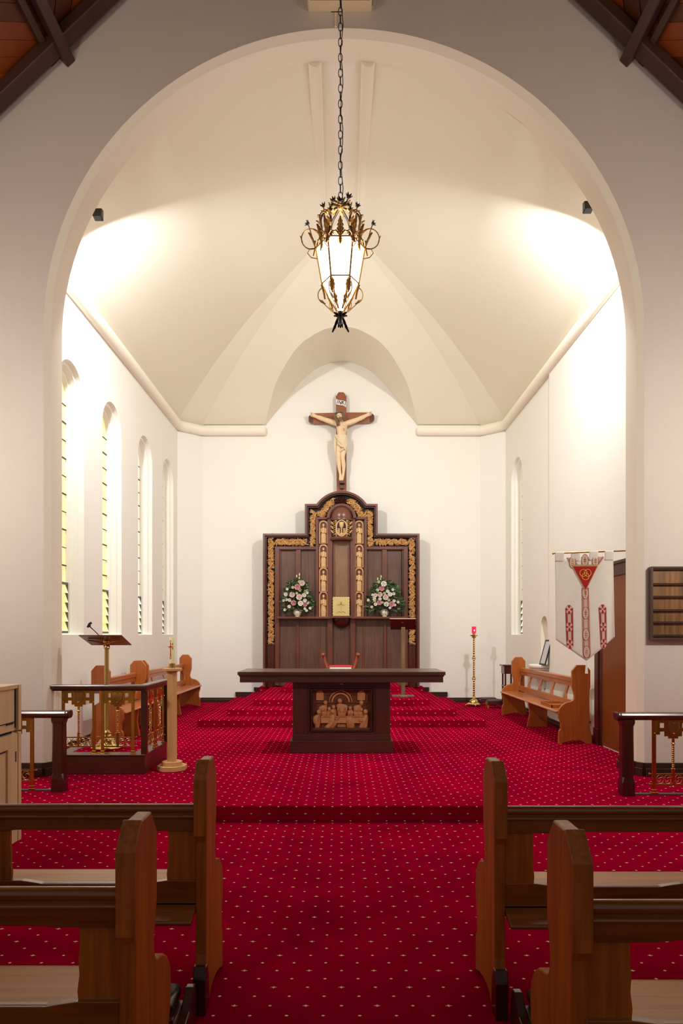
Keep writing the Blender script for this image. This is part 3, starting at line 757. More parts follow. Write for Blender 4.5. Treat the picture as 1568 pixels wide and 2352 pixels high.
# outline: arch on top of the centre block, radius from chord 727..842 at y1158 with apex 1128
hc = (842-727)/2*KR; ris = 30*KR; RA = (hc*hc+ris*ris)/(2*ris); caz = rz(1128)-RA; ccx = rx(784.3)
aa = math.asin(hc/RA)
def outline(ins, ra):
    i = ins*KR
    a2 = math.acos(max(-1, min(1, (rz(1158)-i-caz)/ra)))
    top = [(ccx+ra*math.sin(a), caz+ra*math.cos(a)) for a in [-a2+2*a2*j/20 for j in range(21)]]
    return [(rx(604)+i, zb), (rx(604)+i, rz(1226)-i), (rx(700)+i, rz(1226)-i), (rx(700)+i, rz(1158)-i)]+top+[(rx(867)-i, rz(1158)-i), (rx(867)-i, rz(1226)-i), (rx(963)-i, rz(1226)-i), (rx(963)-i, zb)]
oo = outline(0, RA); 
back = MB(); back.prism(oo, 'y', 14.50, 14.60); back.build('back_board', HOLLOW, RT)
def ringp(o1, i1_, y0, y1, name, mat, bev=.004):
    m = MB(); n = len(o1); v = [(x, y0, z) for x, z in o1]+[(x, y0, z) for x, z in i1_]+[(x, y1, z) for x, z in o1]+[(x, y1, z) for x, z in i1_]
    f = []
    for i in range(n-1): f += [(i,i+1,n+i+1,n+i),(2*n+i,3*n+i,3*n+i+1,2*n+i+1),(i,2*n+i,2*n+i+1,i+1),(n+i,n+i+1,3*n+i+1,3*n+i)]
    f += [(0,n,3*n,2*n),(n-1,3*n-1,4*n-1,2*n-1)]
    return m.add(v, f).build(name, mat, RT, bevel=bev)
ringp(outline(0, RA), outline(5, RA-5*KR), 14.36, 14.60, 'outer_frame', RERE)
ringp(outline(5, RA-5*KR), outline(8, RA-8*KR), 14.40, 14.52, 'frame_moulding', DARKW)
# inner frame around panels
m = MB()
for s in (0, 1):
    fx = (lambda p: p) if s == 0 else (lambda p: 1568-p-.6)
    def B(px0, px1, py0, py1, y0, y1): a, b = sorted((fx(px0), fx(px1))); RBX(m, a, b, py0, py1, y0, y1)
    B(631, 641, 1255, 1575, 14.40, 14.52)
    B(640.9, 729, 1255, 1262, 14.403, 14.52)
    B(641, 644, 1262, 1418, 14.44, 14.52)
    B(679, 690, 1262, 1418, 14.42, 14.52)
    B(725, 731, 1188, 1418, 14.40, 14.52)
    B(728, 752, 1188, 1193, 14.388, 14.52)
    B(752, 763, 1190, 1575, 14.38, 14.52)
    B(764, 767, 1255, 1418, 14.42, 14.52)
    B(680, 686, 1421, 1575, 14.44, 14.52)
    B(731, 735, 1421, 1575, 14.47, 14.52)
m.build('inner_frame', RERE, RT, bevel=.006)
for a, b in ((644, 679), (690, 725), (842, 877), (888, 922)):
    m = MB(); RBX(m, a, b, 1262, 1418, 14.485, 14.505); m.build('panel', REREP, RT)
m = MB(); RBX(m, 763, 805, 1235, 1418, 14.48, 14.505); m.build('centre_panel', REREC, RT)
for a, b in ((641, 680), (686, 731), (735, 752), (763, 805), (816, 832), (836, 882), (888, 926)):
    m = MB(); RBX(m, a, b, 1421, 1576, 14.485, 14.505); m.build('lower_panel', REREP, RT)
for s in (-1, 1):
    m = MB(); a, b = sorted((rx(784+s*20.5), rx(784+s*146))); m.box(a, b, 14.24, 14.5, rz(1421.5), rz(1417)); m.build('shelf', RERE, RT, bevel=.004)
m = MB(); RBX(m, 761, 807, 1415, 1420, 14.20, 14.5); m.build('shelf', RERE, RT, bevel=.004)
m = MB(); m.lathe([(.01, -.21), (.09, -.19), (.16, -.12), (.19, -.02), (.19, 0)], (0, 14.46, rz(1420)), 20, PI, 2*PI); m.build('corbel', DARKW, RT, smooth=True)
for px in (621, 946):
    m = MB(); m.lathe([(.095, 0), (.095, rz(1484)-zb), (.105, rz(1483)-zb), (.105, rz(1480)-zb), (.01, rz(1479)-zb)], (rx(px), 14.44, zb), 20, PI, 2*PI); m.build('half_column', DARKW, RT, smooth=True, angle=30)
# pilaster strips with niches and saints
def saint(seed):
    m = MB(); rnd = random.Random(seed); ph = rnd.random()*6
    H = 46*KR
    def fn(u, v):
        a = PI+PI*v*1.0; z = u*H*.80
        w_ = .050*(1-.30*u) if u < .85 else .035*(1-(u-.85)/.15*.6)
        w_ = .048+.012*math.sin(PI*(u*1.1))-.02*u if u < .88 else .042*(1-(u-.88)/.12*.62)
        rip = 1+.10*math.sin(9*a+3*u+ph)+.05*math.sin(5*u*PI+ph)
        return (w_*math.cos(a)*rip, .045*math.sin(a)*rip*(.8+.3*math.sin(PI*u)), z)
    m.grid(fn, 16, 25)
    m.ball((0, -.022, H*.885), (.022, .024, .030), 12, 10); m.ball((0, -.012, H*.905), (.027, .026, .032), 12, 8)
    m.ball((0, -.047, H*.88), (.004, .006, .006), 6, 5); m.ball((0, -.036, H*.855), (.014, .014, .016), 8, 6)
    e = rnd.choice((-1, 1))
    m.tube([(-.045, -.02, H*.74), (-.050, -.045, H*.55), (e*.0, -.062, H*.60)], [.016, .015, .010], 8)
    m.tube([(.045, -.02, H*.74), (.050, -.045, H*.50), (.01, -.060, H*.50-.01*e)], [.016, .015, .010], 8)
    m.box(e*.012-.016, e*.012+.016, -.075, -.06, H*.50, H*.63)
    return m
for k, (x0, x1) in enumerate(((731, 752), (816, 837))):
    cxn = 742.5 if k == 0 else 824.5
    m = MB(); RBX(m, x0, x1, 1193, 1418, 14.47, 14.505); o1 = m.build('pilaster', RERE, RT)
    for j, (ya, yb) in enumerate(((1198, 1247), (1253, 1302), (1306, 1358), (1361, 1416))):
        n_ = MB(); hw = 7.6*KR; ztop = rz(ya); z0 = rz(yb)
        pin = [(rx(cxn)-hw, z0), (rx(cxn)+hw, z0)]+[(rx(cxn)+hw*math.cos(q), ztop-hw+hw*math.sin(q)) for q in [PI*i/12 for i in range(13)]]
        pout = [(rx(cxn)-hw*1.35, z0-.01), (rx(cxn)+hw*1.35, z0-.01)]+[(rx(cxn)+hw*1.35*math.cos(q), ztop-hw+.012+min(hw*1.3*math.sin(q), hw+.02)) for q in [PI*i/12 for i in range(13)]]
        n_.frame(pout, pin, 'y', 14.435, 14.475); nn = n_.build('niche', RELIEF, o1, bevel=.003)
        sm = saint(k*7+j*3+1); sm.v = [(x+rx(cxn), y*.95+14.468, z*((yb-ya)/50.0)+z0+.006) for x, y, z in sm.v]
        sm.build('carved_saint', CARVEL, nn, smooth=True, angle=80)
# canopy: hood, half drum with chalice, lower lip
m = MB(); hcx, hcz = rx(784), rz(1191)
for r0, r1, y0, y1 in ((33.5, 28.5, 14.30, 14.5), (29, 26.5, 14.33, 14.5)):
    po = [(hcx+r0*KR*math.cos(a), hcz+r0*KR*.97*math.sin(a)) for a in [PI*i/24 for i in range(25)]]
    pi_ = [(hcx+r1*KR*math.cos(a), hcz+r1*KR*.97*math.sin(a)) for a in [PI*i/24 for i in range(25)]]
    n = 25; v = [(x, y0, z) for x, z in po]+[(x, y0, z) for x, z in pi_]+[(x, y1, z) for x, z in po]+[(x, y1, z) for x, z in pi_]; f = []
    for i in range(n-1): f += [(i,i+1,n+i+1,n+i),(2*n+i,3*n+i,3*n+i+1,2*n+i+1),(i,2*n+i,2*n+i+1,i+1),(n+i,n+i+1,3*n+i+1,3*n+i)]
    f += [(0,n,3*n,2*n),(n-1,3*n-1,4*n-1,2*n-1)]; m.add(v, f)
m.build('hood', RERE, RT, smooth=True, angle=30)
DR = 26*KR
m = MB(); m.lathe([(DR*math.cos(a), DR*1.02*math.sin(a)) for a in [PI/2*i/12 for i in range(13)]], (hcx, 14.44, hcz+.03), 28, PI, 2*PI, 1, .95); m.build('dome', RERE, RT, smooth=True)
m = MB(); m.lathe([(DR*.98, -.055), (DR*1.05, -.05), (DR*1.05, -.025), (DR*1.0, -.02), (DR*1.02, .03), (DR*.98, .035)], (hcx, 14.44, hcz), 28, PI, 2*PI, 1, .95); m.build('drum_cornice', RERE, RT, smooth=True, angle=30)
m = MB(); m.lathe([(DR*.93, rz(1236)-hcz), (DR*.93, -.04)], (hcx, 14.44, hcz), 28, PI, 2*PI, 1, .95); drum = m.build('drum', HOLLOW, RT, smooth=True)
m = MB(); m.lathe([(DR*.80, -.045), (DR*1.0, -.04), (DR*1.06, -.01), (DR*1.0, .02), (DR*.93, .025), (DR*.80, .02)], (hcx, 14.44, rz(1237)), 28, PI, 2*PI, 1, .95); m.build('drum_lip', RERE, RT, smooth=True, angle=30)
def drumpt(a, z, out=0): r = DR*.93+out; return (hcx+r*math.sin(a), 14.44-r*.95*math.cos(a), z)
zc = (rz(1236)+rz(1196))/2
m = MB(); m.tube([drumpt(.48*math.cos(q), zc+.165*math.sin(q), .012) for q in [2*PI*i/32 for i in range(32)]], .012, 8, closed=True)
m.build('oval_wreath', CARVEL, drum, smooth=True)
m = MB()
for zz, hw in ((.14, .24), (.05, .17)): pass
cup = [(zc+.13, .24), (zc+.04, .20), (zc+.0, .06), (zc-.09, .05), (zc-.12, .20), (zc-.15, .22)]
v = []
for z, hw in cup: v += [drumpt(-hw*.9, z, .012), drumpt(0, z, .03), drumpt(hw*.9, z, .012)]
m.add(v, [(3*i+j, 3*i+j+1, 3*i+j+4, 3*i+j+3) for i in range(len(cup)-1) for j in range(2)]); m.build('chalice', CARVEL, drum, smooth=True, solid=.006)
m = MB(); rnd = random.Random(5)
for s in (-1, 1):
    for i in range(4):
        for j in range(3): m.ball(drumpt(s*(.17+.07*j+.02*(i % 2)), zc-.02-.032*i, .014), .014, 7, 5)
m.build('grapes', CARVEL, drum, smooth=True)
for s in (-1, 1):
    m = MB()
    for i in range(7):
        a = s*(.62+.28*(i % 2)); z = zc-.14+.045*i; c = Vector(drumpt(a, z, .004)); nn = Vector((math.sin(a), -math.cos(a), 0))
        m.leaf(c, (s*.4*(1 if i % 2 else -1), 0, .8), nn, .085, .03, .25, 2, .3)
        m.tube([drumpt(s*(.62+.2*math.cos(q)), z+.03*math.sin(q), .01) for q in [PI*1.4*k/8 for k in range(9)]], .006, 6)
    m.build('leaf_scroll', CARVE, drum, smooth=True)
# vine carving in the border
def vine(path, width, seed, name='vine_carving'):
    m = MB(); rnd = random.Random(seed)
    P2 = [Vector((rx(a), rz(b))) for a, b in path]
    seg = [(a, b) for a, b in zip(P2, P2[1:])]; tot = sum((b-a).length for a, b in seg)
    def at(s):
        for a, b in seg:
            l = (b-a).length
            if s <= l or (a, b) == seg[-1]:
                return a+(b-a)*min(1, s/l), (b-a).normalized()
            s -= l
    W = width*KR; Y0 = 14.485
    n = int(tot/(W*.16)); stem = []
    for i in range(n+1):
        s = tot*i/n; p, d = at(s); nn = Vector((-d.y, d.x)); q = p+nn*W*.30*math.sin(s/(W*1.05)*PI)
        stem.append((q.x, Y0-.035-.012*math.cos(s/(W*1.05)*PI*2), q.y))
    m.tube(stem, .011, 7)
    k = 0; s = W*.2
    while s < tot-W*.15:
        p, d = at(s); nn = Vector((-d.y, d.x)); side = 1 if k % 2 else -1
        ph = math.sin(s/(W*1.05)*PI)
        base_ = p-nn*side*W*.40
        for j in range(4):
            ang = (j-1.5)*.5+rnd.uniform(-.3, .3)
            dv = (nn*side*math.cos(ang)+d*math.sin(ang))
            Ln = W*rnd.uniform(.75, 1.05)
            m.leaf((base_.x, Y0-.012-rnd.random()*.02, base_.y), (dv.x, 0, dv.y), (0, -1, 0), Ln, W*rnd.uniform(.15, .22), rnd.uniform(-.1, .25), 3, .5, 9)
        # curling tendril
        c = p+nn*side*W*rnd.uniform(.16, .26)+d*W*.22; r0 = W*rnd.uniform(.12, .17)
        m.tube([(c.x+r0*(1-q*.09)*math.cos(q*.75*side+k), Y0-.03-.003*q, c.y+r0*(1-q*.09)*math.sin(q*.75*side+k)) for q in range(10)], [.012-.0007*q for q in range(10)], 6)
        if rnd.random() < .4: m.ball((c.x, Y0-.03, c.y), W*.08, 8, 6)
        s += W*.44; k += 1
    return m.build(name, CARVE, RT, smooth=True, angle=70)
vine([(621.5, 1478), (621.5, 1236)], 19, 1); vine([(632, 1244), (708, 1244)], 20, 2); vine([(718, 1254), (718, 1170)], 18, 3)
vine([(946.5, 1478), (946.5, 1236)], 19, 4); vine([(936, 1244), (860, 1244)], 20, 5); vine([(850, 1254), (850, 1170)], 18, 6)
for s, sd in ((-1, 7), (1, 8)):
    cc = [(784+s*44*math.cos(a), 1190-44*math.sin(a)) for a in [.22+(1.27-.22)*i/8 for i in range(9)]]
    vine([(784+s*55, 1180)]+cc, 20, sd)
m = MB()
for i in range(7):
    a = PI*(i+.5)/7; c = (rx(784), 14.47, rz(1155)); m.leaf(c, (math.cos(a), 0, math.sin(a)), (0, -1, 0), .16, .035, .1, 2, .5)
m.leaf((rx(784), 14.45, rz(1155)), (0, 0, 1), (0, -1, 0), .19, .03, 0, 1, .5); m.tube([(rx(774), 14.44, rz(1146)), (rx(794), 14.44, rz(1146))], .014, 6)
m.build('crest_ornament', DARKW, RT, smooth=True)
# gilt tabernacle door
t = thing('tabernacle_panel', 'square gilt plate embossed with a cross, standing on the middle ledge of the reredos', 'gold panel', (0, 14.3, rz(1415)))
def wavy(px0, px1, py0, py1, y0, y1, name, mat, par):
    m = MB(); pts = []
    N_ = 26
    x0, x1, z0, z1 = rx(px0), rx(px1), rz(py1), rz(py0)
    for i in range(N_): pts.append((x0+(x1-x0)*i/N_, z0+.0))
    for i in range(N_): pts.append((x1+.006*math.sin(i*1.6), z0+(z1-z0)*i/N_))
    for i in range(N_): pts.append((x1+(x0-x1)*i/N_, z1+.006*math.sin(i*1.6)))
    for i in range(N_): pts.append((x0+.006*math.sin(i*1.6), z1+(z0-z1)*i/N_))
    return m.prism(pts, 'y', y0, y1).build(name, mat, par, bevel=.003)
wavy(764, 802, 1372, 1415, 14.29, 14.31, 'plate', GOLD, t)
m = MB(); cx_ = rx(783); m.box(cx_-.009, cx_+.009, 14.275, 14.29, rz(1408), rz(1380)); m.box(cx_-.075, cx_+.075, 14.275, 14.29, rz(1389), rz(1386.5))
for s in (-1, 1): m.tube([(cx_+s*.02, 14.28, rz(1388)), (cx_+s*.06, 14.276, rz(1391)), (cx_+s*.09, 14.28, rz(1388))], .006, 6); m.tube([(cx_, 14.28, rz(1406)), (cx_+s*.05, 14.278, rz(1404)), (cx_+s*.09, 14.28, rz(1408))], .007, 6)
m.ball((cx_, 14.275, rz(1383)), .018)
m.build('embossed_cross', plain('gilt_relief', L(232, 204, 130), .35, .7), t, smooth=True, angle=40)
# ------------------------------------------------------------------ crucifix
KC = 14.6/F/7.84
def cxp(cx, cy, y): return ((cx-815)*KC, y, CAMH+(HY-880)*14.6/F-cy*KC)
CR = thing('crucifix', 'large wooden crucifix with a pale carved figure hanging above the reredos', 'crucifix', cxp(815, 1930, 14.7))
CWOOD = wood('cross_wood', L(112, 58, 28), L(160, 92, 52), 'z', 1.0, .45, .15); CWX = wood('cross_wood_beam', L(112, 58, 28), L(166, 96, 54), 'x', 1.0, .45, .15)
CDK = wood('cross_edge_wood', L(70, 30, 20), L(104, 54, 38), 'x')
def q2(l): return [(cxp(a, b, 0)[0], cxp(a, b, 0)[2]) for a, b in l]
upr = MB().prism(q2([(728,1990),(905,1990),(905,215),(888,215),(880,185),(850,152),(762,152),(740,185),(735,215),(715,215)]), 'y', 14.63, 14.74).build('upright', CWOOD, CR, bevel=.006)
MB().prism(q2([(300,708),(1325,692),(1325,512),(915,512),(715,516),(300,528)]), 'y', 14.65, 14.74).build('crossbeam', CWX, CR, bevel=.006)
for p in ([(305,528),(255,548),(220,585),(220,665),(245,690),(305,700)], [(1320,512),(1375,530),(1408,565),(1408,645),(1380,672),(1320,690)]):
    MB().prism(q2(p), 'y', 14.66, 14.74).build('beam_end', CDK, CR, bevel=.006)
m = MB(); a = cxp(775, 1780, 0); b = cxp(872, 1825, 0); m.box(a[0], b[0], 14.46, 14.64, b[2], a[2]); a = cxp(785, 1825, 0); b = cxp(862, 1905, 0); m.box(a[0], b[0], 14.56, 14.64, b[2], a[2]); m.build('foot_rest', CDK, CR, bevel=.006)
# scroll plaque
m = MB()
def scr(u, v): cx = 718+180*u; cy = 325+60*u+12*math.sin(2*PI*u); return cxp(cx, cy-48+98*v*(1-.08*math.sin(PI*u)), 14.61-.012*math.sin(2*PI*u))
m.grid(scr, 25, 4); pq = m.build('title_scroll', plain('white_enamel', L(240, 238, 228), .5), CR, solid=.008, smooth=True)
def text_mesh(body, size, name, mat, parent, mtx, extrude=.002, font_off=.0):
    cu = bpy.data.curves.new(name, 'FONT'); cu.body = body; cu.size = size; cu.extrude = extrude; cu.align_x = 'CENTER'; cu.align_y = 'CENTER'; cu.offset = font_off
    tmp = bpy.data.objects.new(name, cu); C.objects.link(tmp)
    me = bpy.data.meshes.new_from_object(tmp); bpy.data.objects.remove(tmp)
    me.transform(mtx); me.materials.clear(); me.materials.append(mat)
    o = bpy.data.objects.new(name, me); C.objects.link(o); o.parent = parent; o['_o'] = list(parent['_o']) if parent.get('_o') is not None else [0, 0, 0]
    off = parent.get('_o')
    if off is not None: me.transform(Matrix.Translation((-off[0], -off[1], -off[2])))
    return o
INK = plain('black_ink', L(28, 24, 22), .6)
for i, ch in enumerate('INRI'):
    u = (.14, .38, .66, .90)[i]; q = scr(u, .5)
    text_mesh(ch, .10, 'lettering', INK, pq, Matrix.Translation((q[0], q[1]-.010, q[2]))@Matrix.Rotation(math.radians(14), 4, 'Y')@Matrix.Rotation(PI/2, 4, 'X')@Matrix.Scale(.9, 4, (1, 0, 0)), .002, .0012)
# figure: one continuous skinned body
SKIN = plain('painted_skin', L(232, 202, 162), .5, bump=.1, bscale=60, var=.06, vscale=14)
def skinned(name, verts, edges, radii, mat, parent, sub=2, root=0):
    me = bpy.data.meshes.new(name); me.from_pydata(verts, edges, []); o = bpy.data.objects.new(name, me); C.objects.link(o)
    sk = o.modifiers.new('skin', 'SKIN'); sk.branch_smoothing = .6
    if not me.skin_vertices:
        bm = bmesh.new(); bm.from_mesh(me); bm.verts.layers.skin.verify(); bm.to_mesh(me); bm.free()
    for i, r in enumerate(radii):
        d = me.skin_vertices[0].data[i]; d.radius = r if isinstance(r, tuple) else (r, r); d.use_root = (i == root)
    ss = o.modifiers.new('sub', 'SUBSURF'); ss.levels = sub; ss.render_levels = sub
    dg = bpy.context.evaluated_depsgraph_get(); dg.update()
    m2 = bpy.data.meshes.new_from_object(o.evaluated_get(dg)); bpy.data.objects.remove(o)
    m2.name = name; m2.materials.clear(); m2.materials.append(mat)
    off = parent.get('_o') if parent else None
    if off is not None: m2.transform(Matrix.Translation((-off[0], -off[1], -off[2])))
    m2.polygons.foreach_set('use_smooth', [True]*len(m2.polygons))
    o2 = bpy.data.objects.new(name, m2); C.objects.link(o2)
    if parent: o2.parent = parent; o2['_o'] = list(off) if off is not None else [0, 0, 0]
    return o2
J = []; E = []; R = []
def jt(cx, cy, y, r, par=None):
    J.append(cxp(cx, cy, y)); R.append(r if isinstance(r, tuple) else r); i = len(J)-1
    if par is not None: E.append((par, i))
    return i
YF = 14.52
pel = jt(812, 1030, YF, (.130, .092)); wa = jt(815, 930, YF-.005, (.126, .084), pel); rb = jt(818, 850, YF-.015, (.156, .098), wa); chst = jt(822, 775, YF-.02, (.172, .094), rb)
nk0 = jt(818, 725, YF-.03, .07, chst); nk = jt(806, 705, YF-.05, .052, nk0); hd = jt(790, 690, YF-.095, (.058, .066), nk); hd2 = jt(776, 640, YF-.115, (.072, .078), hd); hd3 = jt(763, 592, YF-.10, (.062, .068), hd2)
for s in (-1, 1):
    if s < 0: A = [(735, 748, -.01, .066), (690, 738, .0, .062), (600, 706, .01, .060), (515, 674, .02, .050), (430, 642, .03, .052), (365, 614, .04, .036), (335, 602, .035, .042), (305, 590, .03, .056), (285, 584, .025, .046)]
    else: A = [(895, 748, -.01, .066), (935, 738, .0, .062), (1020, 708, .01, .060), (1100, 674, .02, .050), (1185, 635, .03, .052), (1255, 598, .04, .036), (1282, 586, .035, .042), (1310, 572, .03, .056), (1328, 568, .025, .046)]
    p = chst
    for cx, cy, dy, r in A: p = jt(cx, cy, YF+dy, r, p)
    hx, hy = A[-1][0], A[-1][1]
    for k, (fy, ln) in enumerate(((-26, 38), (-10, 46), (8, 44), (24, 34))):     # fingers curl forward over the palm
        a = jt(hx+s*10, hy+fy*1.1, YF+.015, .012, p); b = jt(hx+s*(12+ln*.3), hy+fy*1.15, YF-.012, .011, a); c = jt(hx+s*(ln*.10), hy+fy*.9+4, YF-.032, .0095, b)
    a = jt(hx-s*12, hy-24, YF+.02, .0105, p); b = jt(hx-s*2, hy-26, YF-.01, .009, a)
    LG = [(815+s*42, 1075, .005, 0.080), (815+s*46, 1170, -.01, 0.080), (815+s*(30 if s > 0 else 50), 1270, -.03, 0.064), (815+s*(18 if s > 0 else 56), 1345, -.04, 0.052), (815+s*(22 if s > 0 else 54), 1400, -.025, 0.047), (815+s*(36 if s > 0 else 46), 1470, -.01, 0.052), (815+s*(38 if s > 0 else 38), 1560, .01, 0.039), (815+s*(32 if s > 0 else 22), 1650, .02 if s > 0 else .01, 0.027), (815+s*(24 if s > 0 else 8)-(0 if s > 0 else 8), 1690, .01 if s > 0 else -.01, 0.033), (815+s*(10 if s > 0 else 18), 1745, -.04, 0.035), (815+(6 if s > 0 else -24), 1785, -.065, 0.028)]
    p = pel
    for cx, cy, dy, r in LG: p = jt(cx, cy, YF+dy, r, p)
FG = skinned('figure', J, E, R, SKIN, CR)
FG['label'] = 'pale painted figure with arms outstretched, head bowed and ankles crossed'
# face, hair, crown, beard, loincloth
hc_ = Vector(cxp(776, 652, YF-.115))
def tiltm(m, a=math.radians(-14)):
    c, q = math.cos(a), math.sin(a)
    m.v = [(hc_.x+(x-hc_.x)*c+(z-hc_.z)*q, y, hc_.z-(x-hc_.x)*q+(z-hc_.z)*c) for x, y, z in m.v]
m = MB(); m.ball((hc_.x+.0, hc_.y-.082, hc_.z-.010), (.010, .018, .022), 8, 6); tiltm(m); m.build('nose', SKIN, FG, smooth=True)
m = MB()
for s in (-1, 1): m.ball((hc_.x+s*.027, hc_.y-.070, hc_.z+.012), (.011, .008, .006), 8, 6)
m.ball((hc_.x+.002, hc_.y-.076, hc_.z-.044), (.018, .008, .005), 8, 6)
tiltm(m); m.build('face_features', plain('painted_lids', L(176, 126, 92), .5), FG, smooth=True)
HAIR = plain('carved_hair', L(122, 96, 66), .6, bump=.6, bscale=120, var=.3, vscale=40)
m = MB(); rnd = random.Random(3)
m.ball((hc_.x-.002, hc_.y+.045, hc_.z+.052), (.086, .082, .080), 16, 12)
for i in range(26):
    sd = -1 if i < 17 else 1
    x = hc_.x+sd*rnd.uniform(.070, .088); y = hc_.y+rnd.uniform(-.02, .05)
    ln = rnd.uniform(.12, .21) if sd < 0 else rnd.uniform(.07, .12); fw = .02 if sd < 0 else 0
    m.tube([(x, y, hc_.z+.05), (x+sd*.010+rnd.uniform(-.01, .01), y-.01-fw, hc_.z-ln*.25), (x+rnd.uniform(-.02, .03), y-.02-fw*1.5, hc_.z-ln*.65), (x+rnd.uniform(-.02, .04), y-.015-fw, hc_.z-ln)], [.018, .018, .015, .006], 7)
for i in range(9): a = -.8+i*.2; m.tube([(hc_.x+.052*math.sin(a), hc_.y-.060, hc_.z-.048), (hc_.x+.040*math.sin(a)+.004, hc_.y-.078, hc_.z-.085), (hc_.x+.020*math.sin(a)+.008, hc_.y-.074, hc_.z-.125)], [.013, .012, .004], 6)
tiltm(m); m.build('hair', HAIR, FG, smooth=True)
m = MB()
for k in range(3):
    m.tube([(hc_.x+.084*math.cos(q), hc_.y+.010-.088*math.sin(q), hc_.z+.062+.010*math.sin(5*q+k*2.1)+.018*math.sin(q)) for q in [2*PI*i/40 for i in range(40)]], .008, 6, closed=True)
for i in range(22): q = 2*PI*i/22; c = Vector((hc_.x+.085*math.cos(q), hc_.y+.01-.09*math.sin(q), hc_.z+.064)); d = Vector((math.cos(q), -math.sin(q), .8*math.sin(i*2.3))); m.tube([c, c+d*.022], [.004, .0008], 5)
tiltm(m); m.build('crown_of_thorns', plain('thorn_crown', L(112, 110, 92), .6), FG, smooth=True)
m = MB()
for sd in (-1, 1):
    m.tube([cxp(820+sd*8, 800, YF-.118), cxp(820+sd*50, 815, YF-.112), cxp(820+sd*85, 790, YF-.085)], [.006, .009, .006], 8)
    for k in range(0): m.tube([cxp(818+sd*(30+6*k), 838+24*k, YF-.106+.004*k), cxp(818+sd*(62+2*k), 852+26*k, YF-.092+.004*k), cxp(818+sd*(84-2*k), 846+26*k, YF-.062)], [.003, .006, .003], 6)
for sd in (-1, 1):
    for k in range(3): m.tube([cxp(818+sd*26, 848+22*k, YF-.098+.004*k), cxp(818+sd*46, 856+22*k, YF-.094+.004*k), cxp(818+sd*64, 852+22*k, YF-.080+.004*k)], [.003, .005, .003], 6)
m.tube([cxp(820, 800, YF-.118), cxp(817, 870, YF-.102), cxp(815, 950, YF-.090)], [.004, .003, .003], 6)
m.build('chest_modelling', SKIN, FG, smooth=True)
MB().tube([cxp(858, 862, YF-.108), cxp(856, 880, YF-.106), cxp(862, 900, YF-.100)], [.003, .006, .002], 6).build('side_wound', plain('dark_red_paint', L(140, 60, 40), .5), FG, smooth=True)
CLOTH = plain('carved_cloth', L(224, 206, 172), .6, bump=.15, bscale=50, var=.05, vscale=20)
m = MB()
def lc(u, v):
    a = 2*PI*v; fr_ = math.sin(a)           # front when fr_<0
    cy = 965+u*(225+45*math.cos(a)+10*math.sin(3*a)); w_ = .120+.018*math.sin(PI*min(1, u*1.2))-.010*u
    rip = 1+.05*math.sin(7*a+6*u)+.03*math.sin(11*a-9*u)
    c = cxp(812+4*u, cy, YF-.012); return (c[0]+w_*math.cos(a)*rip, c[1]+(.104+.01*u)*math.sin(a)*rip, c[2])
m.grid(lc, 20, 48, cv=True)
m.tube([cxp(705+a*1.0, 995+a*1.33, YF-.115-.02*math.sin(PI*a/190)) for a in range(0, 191, 19)], [.010]*11, 8)
m.tube([cxp(880-a, 1215+a*.55, YF-.115) for a in range(0, 101, 20)], [.009]*6, 8)
for k in range(3): m.tube([cxp(712-3*k, 985+10*k, YF-.07), cxp(700-4*k, 1090, YF-.06), cxp(705-3*k, 1180+30*k, YF-.05), cxp(695+8*k, 1260+35*k, YF-.05)], [.018, .022, .016, .006], 8)
m.ball(cxp(712, 995, YF-.09), .026, 10, 8)
m.build('loincloth', CLOTH, FG, smooth=True, solid=.004)
# ------------------------------------------------------------------ flood fixtures behind the arch
for k, (px, py) in enumerate(((223, 487), (1352, 470))):
    c = P(px, py, 7.68); s = -1 if k == 0 else 1
    t = thing('floodlight', 'small dark floodlight behind the arch at the upper %s' % ('left' if k == 0 else 'right'), 'lamp', c)
    MB().prism([(c[1]-.02, c[2]-.05), (c[1]+.07, c[2]-.065), (c[1]+.07, c[2]+.06), (c[1], c[2]+.045)], 'x', c[0]-.05, c[0]+.05).build('housing', BLACK, t, bevel=.008)
    MB().tube([(c[0]+s*.04, c[1]+.02, c[2]), (c[0]+s*.16, c[1]-.1, c[2]+.02), (c[0]+s*.16, 7.38, c[2]+.02)], .01, 8).build('bracket', BLACK, t, smooth=True)
    MB().box(c[0]-.045, c[0]+.045, c[1]+.068, c[1]+.074, c[2]-.055, c[2]+.05).build('lens', plain('lamp_glass', L(250, 245, 230), .3, emis=L(255, 244, 224), estr=2), t)
# ------------------------------------------------------------------ heater box at the top of the arch
t = thing('wall_unit', 'cream metal box on the wall above the crown of the arch', 'wall unit', (0, 6.97, 8.03))
m = MB(); m.prism([(-.335, 8.03), (.305, 8.03), (.32, 8.06), (.32, 8.6), (-.35, 8.6), (-.35, 8.06)], 'y', 6.89, 7.05); m.build('casing', CREAM, t, bevel=.004)
m = MB(); m.box(-.32, .29, 6.912, 6.916, 8.026, 8.031); m.build('seam', plain('seam_grey', L(150, 136, 112), .6), t)
MB().box(.312, .322, 6.93, 6.99, 8.04, 8.3).build('side_slot', plain('seam_grey', L(150, 136, 112), .6), t)
MB().box(-.07, -.05, 7.03, 7.052, 7.87, 8.05).build('conduit', CREAM, t)
